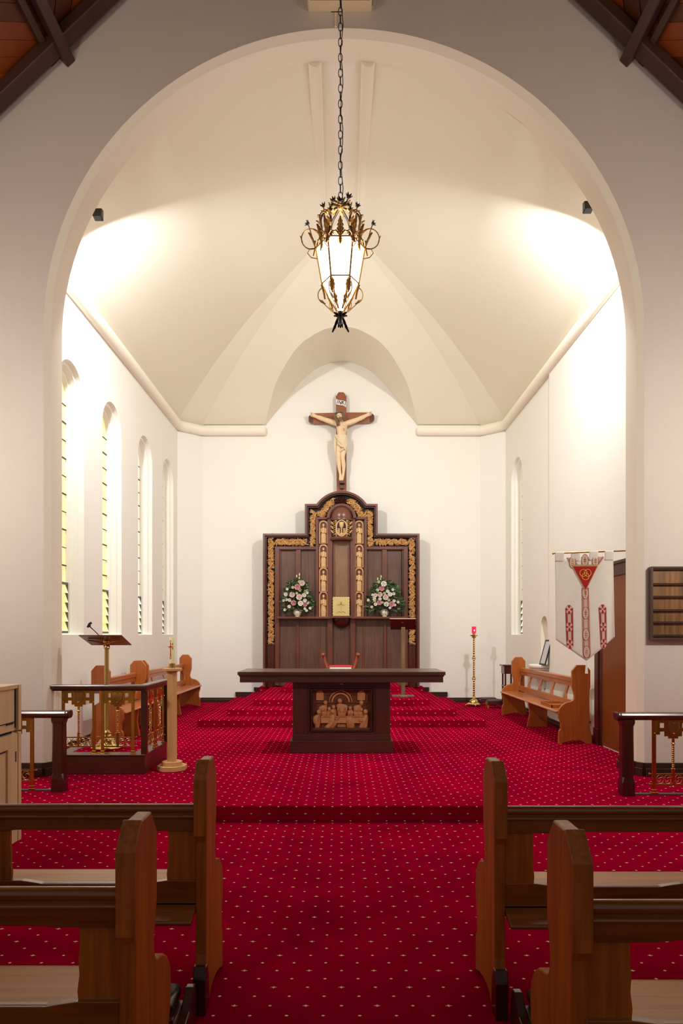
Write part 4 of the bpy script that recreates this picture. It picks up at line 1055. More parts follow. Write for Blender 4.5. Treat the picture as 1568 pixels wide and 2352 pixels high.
# ------------------------------------------------------------------ lantern
YL = 5.5; XL = -.009; KL = YL/F/6.19
def LZ(cy): return CAMH+(HY-420)*YL/F-cy*KL
t = thing('hanging_lantern', 'ornate gilt iron lantern with glowing white panes hanging on a long chain', 'lantern', (XL, YL, LZ(2150)))
IRON = plain('dark_iron', L(58, 48, 44), .45, .7, var=.2, vscale=20); GILT = plain('gilt_iron', L(176, 132, 70), .4, .75, var=.35, vscale=25)
zr_, zb_ = 4.714, 4.43; RT_, RB_ = .196, .147
def hexp(r, z, k, off=0): a = PI/3*k+off; return Vector((XL+r*math.cos(a), YL+r*math.sin(a), z))
PANE = plain('lit_frosted_glass', L(255, 252, 244), .5, emis=(1, .98, .95, 1), estr=9)
PANE2 = plain('lit_clear_glass', L(255, 252, 244), .5, emis=(1, .97, .93, 1), estr=6)
for k in range(6):
    m = MB(); m.add([hexp(RT_-.006, zr_, k), hexp(RT_-.006, zr_, k+1), hexp(RB_-.006, zb_, k+1), hexp(RB_-.006, zb_, k)], [(0, 1, 2, 3)]); m.build('pane', PANE, t, solid=.003)
    m = MB(); m.add([hexp(RB_-.008, zb_-.005, k), hexp(RB_-.008, zb_-.005, k+1), hexp(.03, 4.225, k+1), hexp(.03, 4.225, k)], [(0, 1, 2, 3)]); m.build('lower_pane', PANE2, t, solid=.003)
m = MB()
for z, r in ((zr_, RT_), (zb_, RB_)): m.tube([hexp(r, z, k) for k in range(6)], .006, 8, closed=True)
m.build('ring', GILT, t)
for k in range(6):
    m = MB(); m.tube([hexp(RT_, zr_, k), hexp(RB_, zb_, k), hexp(.095, 4.32, k), hexp(.03, 4.215, k)], .0075, 8); m.build('corner_bar', GILT, t, smooth=True)
# domed crown ribs
for k in range(6):
    rib = [(.02, LZ(345)), (.06, LZ(380)), (.115, LZ(415)), (.150, LZ(475)), (.158, LZ(560)), (.150, LZ(660)), (.165, LZ(780)), (RT_, zr_)]
    rib = resample([(a, b) for a, b in rib], 24)
    m = MB(); m.tube([hexp(r, z, k) for r, z in rib], [.010-.0001*i for i in range(24)], 8); rb_ = m.build('crown_rib', IRON, t, smooth=True)
    m = MB(); rad = Vector((math.cos(PI/3*k), math.sin(PI/3*k), 0))
    for (r, z, u, ln, w_) in ((.150, LZ(520), 1, .05, .014), (.155, LZ(620), 1, .06, .022), (.165, LZ(760), 1, .07, .026), (.12, LZ(425), .3, .04, .014)):
        m.leaf(hexp(r, z, k), rad*.25+Vector((0, 0, u)), rad, ln, w_, .45, 3, .25)
    sdv = Vector((-rad.y, rad.x, 0))
    for e in (-1, 1): m.leaf(hexp(.155, LZ(560), k), sdv*e+Vector((0, 0, .5)), rad, .055, .014, .5, 2, .25)
    m.build('crown_leaf', GILT, rb_, smooth=True, solid=.002, angle=60)
    # outward C scroll with a stem and rosette
    m = MB(); c = Vector((XL, YL, 0))+rad*(.235); z0 = zr_+.075
    m.tube([c+rad*.078*math.cos(a)+Vector((0, 0, z0+.082*math.sin(a))) for a in [-1.9+i*.16 for i in range(28)]], [.0045]*28, 7)
    m.tube([hexp(RT_, zr_, k), c+rad*.01+Vector((0, 0, zr_-.005)), c+rad*.03+Vector((0, 0, zr_-.04)), c+rad*.0+Vector((0, 0, zr_-.075)), hexp(.185, zr_-.085, k)], .004, 7)
    st_ = [hexp(.20, zr_+.01, k), hexp(.222, zr_+.07, k), hexp(.245, zr_+.15, k), hexp(.262, zr_+.20, k)]
    m.tube(st_, .0045, 7); so = m.build('scroll', GILT, t, smooth=True)
    m = MB(); m.leaf(st_[0], st_[2]-st_[0], rad, .13, .03, .12, 4, .25, 15); m.leaf(hexp(.30, z0-.05, k), Vector((0, 0, 1))+rad*.2, rad, .08, .013, .1, 3, .25)
    for e in (-1, 1): m.tube([st_[0], st_[0]+sdv*e*.03+Vector((0, 0, .03)), st_[0]+sdv*e*.05+Vector((0, 0, .015)), st_[0]+sdv*e*.042+Vector((0, 0, -.005))], [.006, .006, .005, .003], 6)
    m.leaf(hexp(.20, zr_+.01, k), rad*.1+Vector((0, 0, -1)), rad, .075, .03, .1, 3, .25)
    m.build('scroll_leaf', GILT, so, smooth=True, solid=.002, angle=60)
    def rosette(c, nrm, r, name, par):
        m = MB(); nrm = Vector(nrm).normalized(); a = nrm.orthogonal().normalized(); b = nrm.cross(a)
        for j in range(6):
            q = 2*PI*j/6; d = a*math.cos(q)+b*math.sin(q); m.leaf(Vector(c), d, nrm, r, r*.42, .6, 1, .3, 6)
        m.ball(c, r*.5, 8, 6); return m.build(name, IRON, par, smooth=True, solid=.0015, angle=60)
    rosette(st_[3], rad+Vector((0, 0, .6)), .026, 'rosette', so)
    # mid-face upright leaf on the ring
    fm = (hexp(RT_, zr_, k)+hexp(RT_, zr_, k+1))/2; fr2 = Vector((math.cos(PI/3*(k+.5)), math.sin(PI/3*(k+.5)), 0)); fs = Vector((-fr2.y, fr2.x, 0))
    m = MB(); m.leaf(fm, Vector((0, 0, 1))+fr2*.15, fr2, .14, .034, .15, 5, .25, 21); m.leaf(fm, Vector((0, 0, -1)), fr2, .07, .03, .12, 3, .25)
    for e in (-1, 1): m.tube([fm, fm+fs*e*.035+Vector((0, 0, .045)), fm+fs*e*.06+Vector((0, 0, .035)), fm+fs*e*.058+Vector((0, 0, .015))], [.007, .007, .006, .003], 6)
    m.build('face_leaf', GILT, t, smooth=True, solid=.002, angle=60)
    # lower scrolls and leaves on the cone
    m = MB(); c2 = Vector((XL, YL, 4.335))+rad*.125
    m.tube([c2+rad*.055*math.cos(a)+Vector((0, 0, .065*math.sin(a))) for a in [-1.7+i*.17 for i in range(22)]], .004, 7)
    m.tube([hexp(.165, 4.30, k), hexp(.12, 4.255, k), hexp(.06, 4.20, k)], .004, 6); so2 = m.build('lower_scroll', GILT, t, smooth=True)
    m = MB(); m.leaf(hexp(.15, 4.42, k), rad*-.35+Vector((0, 0, -1)), rad, .12, .034, .1, 4, .25, 13); m.leaf(hexp(.10, 4.32, k), rad*-.55+Vector((0, 0, -1)), rad, .10, .024, .1, 3, .25); m.leaf(hexp(.15, 4.295, k), rad*-.6+Vector((0, 0, -.6)), rad, .05, .012, .1, 2, .25)
    m.build('lower_leaf', GILT, so2, smooth=True, solid=.002, angle=60)
m = MB()
for k in range(6):
    rad = Vector((math.cos(PI/3*k+.5), math.sin(PI/3*k+.5), 0))
    m.leaf((XL, YL, 4.15), rad*.9+Vector((0, 0, 1)), rad, .07, .024, .3, 3, .3)
    if k % 2 == 0: m.leaf(Vector((XL, YL, 4.165))+rad*.02, rad*.45+Vector((0, 0, -1)), rad, .125, .022, .05, 3, .3)
    m.leaf(Vector((XL, YL, 4.14)), rad*.55+Vector((0, 0, -1)), rad, .06, .018, -.2, 2, .3)
m.ball((XL, YL, 4.16), .024); m.build('finial', IRON, t, smooth=True, solid=.002, angle=60)
m = MB()
for k in range(6):
    rad = Vector((math.cos(PI/3*k+.2), math.sin(PI/3*k+.2), 0)); m.leaf(Vector((XL, YL, LZ(345))), rad*.6+Vector((0, 0, 1)), rad, .08, .02, .3, 3, .25)
    m.leaf(Vector((XL, YL, LZ(350)))+rad*.02, rad+Vector((0, 0, -.1)), Vector((0, 0, 1)), .07, .03, -.2, 3, .25)
m.ball((XL, YL, LZ(350)), .026); tp = m.build('hub', GILT, t, smooth=True, solid=.002, angle=60)
rosette((XL+.065, YL-.05, LZ(255)), (.4, -1, .4), .032, 'rosette', tp); rosette((XL-.055, YL-.05, LZ(300)), (-.4, -1, .4), .028, 'rosette', tp); rosette((XL, YL-.15, LZ(420)), (0, -1, .5), .032, 'rosette', tp)
MB().tube([(XL+.01, YL-.01, LZ(345)), (XL+.05, YL-.03, LZ(300)), (XL+.065, YL-.045, LZ(262))], .005, 6).build('stem', IRON, tp, smooth=True)
m = MB(); z = LZ(300); i = 0
while z < 10.35:
    a = (1, 0) if i % 2 else (.15, .99)
    w_, h_ = .016, .037
    pts = [(XL+a[0]*w_*math.cos(q), YL+a[1]*w_*math.cos(q), z+h_*math.sin(q)) for q in [2*PI*j/12 for j in range(12)]]
    m.tube(pts, .0032, 6, closed=True); z += .062; i += 1
m.build('chain', IRON, t, smooth=True)
m = MB(); m.tube([(XL+.012+.010*math.sin(q*1.7), YL+.008, LZ(280)+q*.12) for q in range(52)], .0035, 6); m.tube([(XL+.012, YL, 6.62), (XL-.03, YL-.01, 6.61), (XL-.075, YL-.02, 6.60)], .003, 5); m.build('cable', BLACK, t, smooth=True)
# ------------------------------------------------------------------ brass panels
def twist(m, x, y, z0, z1, r, turns):
    n = int(turns*6); m.tube([(x+.25*r*math.cos(i*PI/3), y+.25*r*math.sin(i*PI/3), z0+(z1-z0)*i/n) for i in range(n+1)], [r*(1 if i % 3 else .72) for i in range(n+1)], 8)
def brass_panel(w_, loc, rot, name='brass_panel', parent=None):
    # builds around local x, hanging from z=.684 down to 0; returned objects are children of parent
    hw = w_/2; k = hw/.192; T = .684
    def put(m, nm, mat, par, **kw):
        c, s_ = math.cos(rot), math.sin(rot)
        m.v = [(loc[0]+x*c-y*s_, loc[1]+x*s_+y*c, loc[2]+z) for x, y, z in m.v]
        return m.build(nm, mat, par, **kw)
    m = MB()
    def bb(x0, x1, za, zb_): 
        for e in (-1, 1): m.box(*sorted((e*x0*k, e*x1*k)), -.003, .003, T+zb_, T+za)
    bb(0, .192, 0, -.044); bb(0, .082, -.044, -.088); bb(.122, .192, -.044, -.088); bb(0, .192, -.088, -.122); bb(0, .08, -.122, -.165); bb(.12, .192, -.122, -.15); bb(0, .045, -.165, -.185)
    pl = put(m, 'brass_plate', BRASS, parent)
    m = MB(); m.prism([(-.052, T-.03), (.052, T-.03), (.052, T-.085), (.04, T-.12), (0, T-.157), (-.04, T-.12), (-.052, T-.085)], 'y', -.012, -.002); put(m, 'shield', BRASSL, pl, bevel=.003)
    m = MB()
    for e in (-1, 1):
        for z in (-.016, -.138): m.ball((e*.172*k, -.006, T+z), .008, 8, 6)
    m.ball((0, -.014, T-.045), .008, 8, 6); m.ball((0, -.014, T-.14), .008, 8, 6); put(m, 'rivets', BRASSL, pl, smooth=True)
    for e in (-1, 1):
        m = MB(); m.box(*sorted((e*.192*k, e*.157*k)), -.008, .008, .02, T-.02); m.box(*sorted((e*.205*k, e*.144*k)), -.02, .02, 0, .012); m.box(*sorted((e*.198*k, e*.15*k)), -.014, .014, .01, .035)
        for z in (.178, .085): m.tube([(e*.19*k, 0, z), (e*.215*k, 0, z)], .004, 6); m.ball((e*.215*k, 0, z), .010, 8, 6)
        put(m, 'side_bar', BRASS, parent, bevel=.002)
    m = MB(); m.box(-.009, .009, -.009, .009, T-.235, T-.18); m.lathe([(.008, 0), (.02, .005), (.02, .012), (.008, .018)], (0, 0, T-.24), 12); twist(m, 0, 0, T-.455, T-.24, .0115, 12); m.lathe([(.008, 0), (.02, .005), (.02, .012), (.008, .018)], (0, 0, T-.47), 12); m.box(-.011, .011, -.011, .011, T-.61, T-.47); m.ball((0, 0, T-.625), .011, 8, 6)
    put(m, 'twisted_rod', BRASSL, parent, smooth=True, angle=50)
    m = MB(); m.box(-.16*k, .16*k, -.006, .006, T-.515, T-.503); m.box(-.16*k, .16*k, -.006, .006, T-.612, T-.598)
    for e in (-1, 1):
        for c_ in (.047, .118):
            cx_ = e*c_*k; cz = T-.557; r = .034*k
            m.tube([(cx_+r*math.cos(q), 0, cz+r*1.15*math.sin(q)) for q in [2*PI*i/16 for i in range(16)]], .004, 6, closed=True)
            for h in (0, PI): m.tube([(cx_+r*(1-i*.22)*math.cos(i*.7+h), 0, cz+r*(1-i*.22)*math.sin(i*.7+h)) for i in range(5)], .0035, 6)
    put(m, 'scroll_band', plain('aged_brass', L(186, 150, 92), .35, 1), parent, smooth=True, angle=50)
# ------------------------------------------------------------------ ambo enclosure
t = thing('ambo_enclosure', 'dark timber platform with brass panelled railing around the reading desk', 'railing', (-2.55, 7.6, FZ))
YP = 7.15
x0, x1, y0, y1 = -3.015, -2.06, 7.15, 8.05
m = MB(); m.frame([(x0,y0),(x1,y0),(x1,y1),(x0,y1)], [(x0+.14,y0+.14),(x1-.14,y0+.14),(x1-.14,y1-.02),(x0+.14,y1-.02)], 'z', FZ, .338); m.build('platform', DARKX, t, bevel=.006)
m = MB(); m.frame([(x0,y0-.012),(x1+.012,y0-.012),(x1+.012,y1+.01),(x0,y1+.01)], [(x0+.14,y0+.15),(x1-.15,y0+.15),(x1-.15,y1-.02),(x0+.14,y1-.02)], 'z', .33, .348); m.build('platform_edge', DARKX, t, bevel=.005)
MB().box(x0+.13, x1-.13, y0+.13, y1-.02, FZ, .342).build('platform_carpet', CARPET, t)
m = MB(); m.prism([(x0-.02, 7.10), (-2.025, 7.10), (-2.025, 8.08), (-2.125, 8.08), (-2.125, 7.20), (x0-.02, 7.20)], 'z', 1.03, 1.078); m.build('handrail', DARKX, t, bevel=.012)
m = MB(); m.prism([(x0, 7.125), (-2.045, 7.125), (-2.045, 8.06), (-2.105, 8.06), (-2.105, 7.175), (x0, 7.175)], 'z', 1.014, 1.032); m.build('handrail_fillet', DARKX, t)
for (x, y) in ((-2.103, 7.155), (-2.103, 7.995)): MB().box(x, x+.062, y, y+.055, .345, 1.02).build('post', DARKW, t, bevel=.006)
brass_panel(.355, (-2.763, 7.18, .346), 0, parent=t); brass_panel(.351, (-2.352, 7.18, .346), 0, parent=t)
brass_panel(.35, (-2.075, 7.42, .346), PI/2, parent=t); brass_panel(.35, (-2.075, 7.80, .346), PI/2, parent=t)
m = MB(); q0 = P(217, 1582, 7.165); q1 = P(228, 1620, 7.165); m.prism([(q0[0], q1[2]), (q1[0], q1[2]+.03), (q1[0], q0[2]), (q0[0], q0[2])], 'y', 7.160, 7.163)
tag(recentre(m.build('paper_notice', WHITEP)), 'white paper sheet hanging between the brass panels of the railing', 'paper')
# brass reading desk
t = thing('brass_lectern', 'tall brass column lectern standing inside the railed enclosure', 'lectern', (-2.585, 7.52, .345))
m = MB(); m.lathe([(.16, 0), (.165, .02), (.14, .04), (.10, .055), (.085, .085), (.06, .11), (.04, .13)], (-2.585, 7.52, .345), 32); m.build('base', BRASSL, t, smooth=True, angle=40)
m = MB(); m.lathe([(.035, 0), (.05, .01), (.052, .03), (.035, .045), (.045, .06), (.03, .08), (.025, .10), (.0245, .98), (.034, .99), (.034, 1.02), (.026, 1.03), (.036, 1.05), (.036, 1.07), (.024, 1.08), (.024, 1.13)], (-2.585, 7.52, .46), 24); m.build('column', BRASSL, t, smooth=True, angle=40)
PLM = wood('desk_underside', L(70, 36, 22), L(120, 82, 58), 'x', 1, .2, .6)
m = MB(); m.add([(-2.81, 7.30, 1.588), (-2.35, 7.30, 1.588), (-2.355, 7.66, 1.482), (-2.805, 7.66, 1.482), (-2.81, 7.30, 1.598), (-2.35, 7.30, 1.598), (-2.355, 7.66, 1.492), (-2.805, 7.66, 1.492)], [(0,1,2,3),(4,7,6,5),(0,4,5,1),(1,5,6,2),(2,6,7,3),(3,7,4,0)]); m.build('book_rest', PLM, t, bevel=.002)
m = MB()
for s_ in (-1, 1): m.tube([(-2.585, 7.5, 1.50), (-2.585+s_*.08, 7.45, 1.525), (-2.585+s_*.17, 7.42, 1.54)], .007, 6)
m.build('support_arm', BRASS, t, smooth=True)
tag(recentre(MB().tube([P(232, 1466, 7.4), P(226, 1458, 7.38), P(216, 1448, 7.36), P(208, 1441, 7.35), P(205, 1438, 7.35)], [.005, .005, .005, .006, .010], 8).tube([P(201, 1441, 7.35), P(205, 1433, 7.35), P(210, 1430, 7.35)], [.012, .012, .014], 8).ball(P(206, 1437, 7.35), .014).build('microphone', BLACK, smooth=True)), 'black gooseneck microphone clipped to the brass lectern', 'microphone')
# ------------------------------------------------------------------ paschal candle stand
c = (-1.836, 7.40)
t = thing('candle_stand', 'pale oak octagonal candle stand beside the brass railing', 'candle stand', (c[0], c[1], FZ))
def octo(m, r, z0, z1, r2=None, ph=PI/8):
    r2 = r2 or r; v = [(c[0]+rr*math.cos(ph+PI/4*k), c[1]+rr*math.sin(ph+PI/4*k), z) for rr, z in ((r, z0), (r2, z1)) for k in range(8)]
    return m.add(v, [list(range(8))[::-1], list(range(8, 16))]+[(k, (k+1) % 8, 8+(k+1) % 8, 8+k) for k in range(8)])
octo(MB(), .162, FZ, FZ+.05).build('base', PINE, t, bevel=.004); octo(MB(), .112, FZ+.05, FZ+.092).build('base_step', PINE, t, bevel=.004)
octo(MB(), .053, FZ+.09, 1.205).build('column', PINE, t, bevel=.003); octo(octo(MB(), .062, 1.195, 1.212), .108, 1.21, 1.238).build('top', PINE, t, bevel=.003)
t = thing('paschal_candle', 'thick ivory candle with red cross in a brass cup on the oak stand', 'candle', (c[0], c[1], 1.238))
WAX = plain('ivory_wax', L(240, 232, 186), .5, emis=L(240, 230, 180), estr=0)
cb = MB().lathe([(.030, 0), (.030, .292), (.026, .297)], (c[0], c[1], 1.278), 24).build('candle', WAX, t, smooth=True, angle=40)
MB().lathe([(.036, 0), (.036, .052), (.0315, .056), (.0315, .048)], (c[0], c[1], 1.238), 24).build('cup', BRASSL, t, smooth=True, angle=40)
RED = plain('red_wax', L(214, 40, 24), .5)
m = MB(); m.box(c[0]-.014, c[0]-.006, c[1]-.033, c[1]-.025, 1.365, 1.518); m.box(c[0]-.033, c[0]+.018, c[1]-.033, c[1]-.020, 1.466, 1.475); m.build('wax_cross', RED, cb)
for ch, dx, z in (('A', -.010, 1.532), ('\u03a9', -.010, 1.348), ('0', .012, 1.498), ('9', .012, 1.448)):
    text_mesh(ch, .030, 'lettering', plain('dark_lettering', L(70, 66, 40), .6), cb, Matrix.Translation((c[0]+dx, c[1]-.0305+abs(dx)*.12, z))@Matrix.Rotation(PI/2, 4, 'X'), .0015)
# ------------------------------------------------------------------ communion rails
def comrail(s, y, xe, xp, xpanel, label):
    t = thing('communion_rail', label, 'altar rail', (s*(xe+.4), y, FZ), 'altar rails across the front of the sanctuary')
    X = lambda a, b: sorted((s*a, s*b))
    pr = [(y-.055, .845), (y-.06, .865), (y-.045, .892), (y+.045, .892), (y+.06, .865), (y+.055, .845), (y+.035, .825), (y-.035, .825)]
    a, b = X(xe+.03, 3.95)
    MB().prism(pr, 'x', a, b).build('handrail', DARKX, t, bevel=.006)
    a, b = X(xe, xe+.032); MB().prism([(y+(p-y)*1.12, .86+(z-.86)*1.15) for p, z in pr], 'x', a, b).build('end_cap', DARKW, t, bevel=.01)
    for xq in (xp, 3.84):
        xc = s*(xq+.054)
        def sq(h, ch): return [(-h+ch, -h), (h-ch, -h), (h, -h+ch), (h, h-ch), (h-ch, h), (-h+ch, h), (-h, h-ch), (-h, -h+ch)]
        m = MB(); st = [(FZ, .057, .002), (FZ+.12, .057, .002), (FZ+.17, .053, .014), (.70, .051, .014), (.77, .051, .014), (.80, .056, .002), (.83, .056, .002)]
        v = [(xc+a_, y+b_, z) for z, h, ch in st for a_, b_ in sq(h, ch)]
        m.add(v, [(i*8+k, i*8+(k+1) % 8, i*8+8+(k+1) % 8, i*8+8+k) for i in range(len(st)-1) for k in range(8)]+[list(range(8))[::-1], [8*(len(st)-1)+k for k in range(8)]])
        m.build('post', DARKW, t)
    a, b = X(xp+.1, 3.9); MB().box(a, b, y-.015, y+.015, FZ, FZ+.018).build('floor_bar', STEEL, t, bevel=.003)
    brass_panel(.385, (s*xpanel, y, FZ+.016), 0, parent=t)
    # small extra plate under the handrail
comrail(-1, 6.38, 2.53, 2.58, 3.065, 'dark communion rail with brass panel at the left, beside the birch cabinet')
comrail(1, 6.22, 2.495, 2.54, 3.02, 'dark communion rail with brass panel at the right, below the hymn board')
# ------------------------------------------------------------------ birch cabinet
t = thing('birch_cabinet', 'pale birch cabinet with panelled doors at the far left behind the pews', 'cabinet', (-2.9, 4.85, 0))
LINE = plain('cabinet_gap', L(30, 24, 18), .7)
MB().box(-3.35, -2.53, 4.2, 5.33, .86, 1.205).build('upper_box', BIRCH, t, bevel=.003)
m = MB(); m.box(-2.532, -2.505, 5.30, 5.345, .86, 1.213); m.box(-2.532, -2.512, 4.2, 5.30, 1.185, 1.213); m.box(-3.35, -2.51, 4.2, 5.345, 1.205, 1.215); m.build('top_frame', BIRCH, t, bevel=.002)
m = MB(); m.box(-2.530, -2.522, 4.25, 5.285, .925, .930); m.box(-2.53, -2.522, 5.284, 5.290, .88, 1.18); m.box(-2.53, -2.52, 5.15, 5.25, .915, .926); m.build('flap_gap', LINE, t)
MB().box(-3.3, -2.56, 4.2, 5.30, .835, .862).build('shadow_gap', LINE, t)
lb = MB().box(-3.38, -2.53, 4.2, 5.34, 0, .836).build('lower_box', BIRCH, t, bevel=.003)
m = MB(); m.box(-2.532, -2.508, 5.305, 5.352, 0, .842); m.box(-2.532, -2.515, 4.2, 5.305, .73, .836); m.box(-2.532, -2.515, 4.2, 5.305, 0, .08); m.box(-2.532, -2.515, 5.15, 5.305, .08, .73); m.build('door_frame', BIRCH, t, bevel=.002)
m = MB(); m.box(-2.531, -2.522, 4.2, 5.135, .715, .722); m.build('door_gap', LINE, t); m = MB(); m.box(-2.520, -2.513, 5.262, 5.282, .62, .70); m.build('hinge', STEEL, t)
MB().ball((-2.514, 5.0, .785), .008).build('keyhole', LINE, t)
# ------------------------------------------------------------------ hymn board
t = thing('hymn_board', 'dark wooden hymn board with narrow rails on the wall right of the arch', 'hymn board', (3.55, 7.0, 1.55))
KH = 6.98/F
HBW = wood('hymn_board_wood', L(62, 38, 20), L(150, 104, 52), 'z', .5, .35, .4, (.38, .62)); HBR = wood('hymn_rail_wood', L(50, 30, 22), L(92, 62, 46), 'x')
z1 = CAMH+(HY-1302)*KH; z0 = CAMH+(HY-1469)*KH; hx0 = (1496-CX)*KH
MB().box(hx0, 3.92, 7.0, 7.045, z0, z1).build('board', HBW, t, bevel=.003)
for py in (1307, 1342, 1371, 1402, 1430, 1460):
    z = CAMH+(HY-py)*KH; m = MB(); m.prism([(6.965, z-.006), (7.0, z-.012), (7.0, z+.012), (6.965, z+.010), (6.972, z+.002)], 'x', hx0+.012, 3.91); m.build('number_rail', HBR, t)
m = MB(); m.rectframe(hx0-.004, 3.925, z0-.004, z1+.004, .016, 6.97, 7.04); m.build('frame', HBR, t, bevel=.002)
# ------------------------------------------------------------------ banner
def by(px): return 7.62-(px-1272)*.22/163
def BP(px, py, o=0): return P(px, py, by(px)) if not o else (lambda p: (p[0], p[1]-o, p[2]))(P(px, py, by(px)))
t = thing('processional_banner', 'pale brocade banner with red triangle hanging from a brass rod at the right', 'banner', BP(1343, 1518))
LINEN = plain('pale_brocade', L(236, 230, 216), .85, bump=.2, bscale=25, var=.05, vscale=12)
def wav(px, py): return .012*math.sin((px-1272)/23.0)+.006*math.sin((px-1272)/9.0+py/60)
def BW(px, py, o=0): p = BP(px, py); return (p[0], p[1]+wav(px, py)-o, p[2])
m = MB()
def edge(u): # bottom edge
    px = 1275.5+136*u; return 1469+(1518-1469)*(u/.52) if u < .52 else 1518+(1462-1518)*((u-.52)/.48)
m.grid(lambda u, v: BW(1274+133*u+2*v+3*u*v, 1283+(edge(u)-1283)*v), 41, 30)
m.build('cloth', LINEN, t, smooth=True, solid=.004)
for a, b in ((1274, 1294), (1311, 1331), (1351, 1372), (1387, 1407)):
    m = MB(); m.grid(lambda u, v: BW(a+(b-a)*u, 1264.5+3*(1-(a-1274)/133)+(1287-1264.5)*v, .012*math.cos(v*PI/2)), 6, 8); m.build('tab', LINEN, t, smooth=True, solid=.008)
m = MB(); m.tube([BP(1269, 1271), BP(1436, 1265)], .008, 10); m.ball(BP(1270, 1271), .013); m.build('rod', BRASS, t, smooth=True)
RBB = plain('ribbon_ground', L(212, 186, 160), .8, var=.06, vscale=60); RBR = plain('ribbon_red', L(158, 52, 62), .8, var=.2, vscale=120); RBD = plain('ribbon_crimson', L(176, 22, 38), .8)
RBP = plain('ribbon_pink', L(186, 124, 112), .8, var=.2, vscale=140)
def strip(pts, o, n=14):  # pts: (pxl, pxr, py) stations
    m = MB(); st = resample([tuple(map(float, p)) for p in pts], n); v = []
    for a, b, y in st: v += [BW(a, y, o), BW((a+b)/2, y, o), BW(b, y, o)]
    return m.add(v, [(3*i+j, 3*i+j+1, 3*i+j+4, 3*i+j+3) for i in range(n-1) for j in range(2)])
def ribbon(pts, meds, strong):
    rb_ = strip(pts, .005).build('ribbon', RBB, t, solid=.001)
    for e in (0, 1):
        pp = [((a, a+(b-a)*.27, y) if e == 0 else (b-(b-a)*.27, b, y)) for a, b, y in pts]
        strip(pp, .0065).build('ribbon_border', RBR if strong else RBP, rb_, solid=.001)
    for cx_, cy_ in meds:
        m = MB(); rx_, ry_ = (7.2, 11.5) if strong else (7.4, 14)
        m.add([BW(cx_+rx_*math.cos(q), cy_+ry_*math.sin(q), .008) for q in [2*PI*i/16 for i in range(16)]], [list(range(16))]); mo = m.build('medallion', RBB, rb_, solid=.001)
        m = MB()
        if strong:
            for dx, dy, a_, b_ in ((0, -1, 3, 1), (0, 1, 3, 1), (1, 0, 3, 1), (-1, 0, 3, 1)):
                L2 = 10 if dy else 7.2; q = [(cx_+dx*2+dy*1, cy_+dy*2+dx*1), (cx_+dx*2-dy*1, cy_+dy*2-dx*1), (cx_+dx*L2-dy*3.2, cy_+dy*L2-dx*3.2), (cx_+dx*L2+dy*3.2, cy_+dy*L2+dx*3.2)]
                m.add([BW(a, b, .0095) for a, b in q], [(0, 1, 2, 3)])
        else:
            m.tube([BW(cx_+rx_*math.cos(q), cy_+ry_*math.sin(q), .009) for q in [2*PI*i/20 for i in range(20)]], .0022, 5, closed=True)
            for dx in (-1.7, 1.7):
                for dy in (-2.2, 2.2): m.ball(BW(cx_+dx, cy_+dy, .010), .0045, 6, 5)
            m.tube([BW(cx_, cy_-8, .009), BW(cx_, cy_+9, .009)], .0018, 5)
        m.build('motif', RBD if strong else RBR, mo, solid=.001 if strong else 0)
ribbon([(1335, 1351, 1350), (1336, 1353, 1420), (1338.5, 1355, 1508), (1340, 1353, 1511)], [(1343, 1362), (1344, 1408), (1345, 1457), (1346.5, 1497)], False)
ribbon([(1299, 1315.5, 1396), (1300, 1316, 1440), (1301.5, 1316, 1484)], [(1307, 1400), (1307.5, 1440), (1308.5, 1480)], True)
ribbon([(1373, 1390, 1395), (1375, 1391, 1440), (1377, 1391.5, 1482)], [(1381.5, 1399), (1383, 1440), (1384, 1478)], True)
ribbon([(1300, 1316, 1281), (1306, 1322, 1290), (1313, 1329, 1299)], [(1315, 1291)], False)
ribbon([(1334, 1350, 1280), (1335, 1350, 1290), (1335, 1350, 1298)], [(1342, 1287)], False)
ribbon([(1368, 1386, 1279), (1362, 1379, 1290), (1355, 1372, 1299)], [(1366, 1289)], False)
def tri(pts, o, mat, name, par=None):
    m = MB(); n = 10; a, b, c_ = pts; v = []; f = []
    for i in range(n+1):
        y = a[1]+(c_[1]-a[1])*i/n; xa = a[0]+(c_[0]-a[0])*i/n; xb = b[0]+(c_[0]-b[0])*i/n; v += [BW(xa, y, o), BW((xa+xb)/2, y, o), BW(xb, y, o)]
    return m.add(v, [(3*i+j, 3*i+j+1, 3*i+j+4, 3*i+j+3) for i in range(n) for j in range(2)]).build(name, mat, par or t, solid=.002)
tr = tri([(1312, 1297), (1373, 1296), (1343, 1359)], .011, plain('gold_braid', L(186, 158, 96), .6), 'triangle_border')
tri([(1316, 1301), (1369.5, 1300.5), (1343, 1355)], .014, plain('red_felt', L(176, 12, 22), .85), 'triangle_field', tr)
for cx_, cy_ in ((1338, 1316.5), (1347.5, 1316.5), (1342.7, 1324.5)):
    MB().tube([BW(cx_+7.6*math.cos(q), cy_+7.9*math.sin(q), .017) for q in [2*PI*i/28 for i in range(28)]], .0042, 6, closed=True).build('ring_emblem', plain('gold_thread', L(222, 170, 62), .5), tr, smooth=True)
m = MB(); m.tube([BP(1346, 1519), BP(1346.5, 1528)], .005, 8); m.tube([BP(1346.5, 1528), BP(1346.5, 1533), BP(1346.5, 1547)], [.010, .012, .016], 10); m.build('tassel', WHITEP, t, smooth=True)
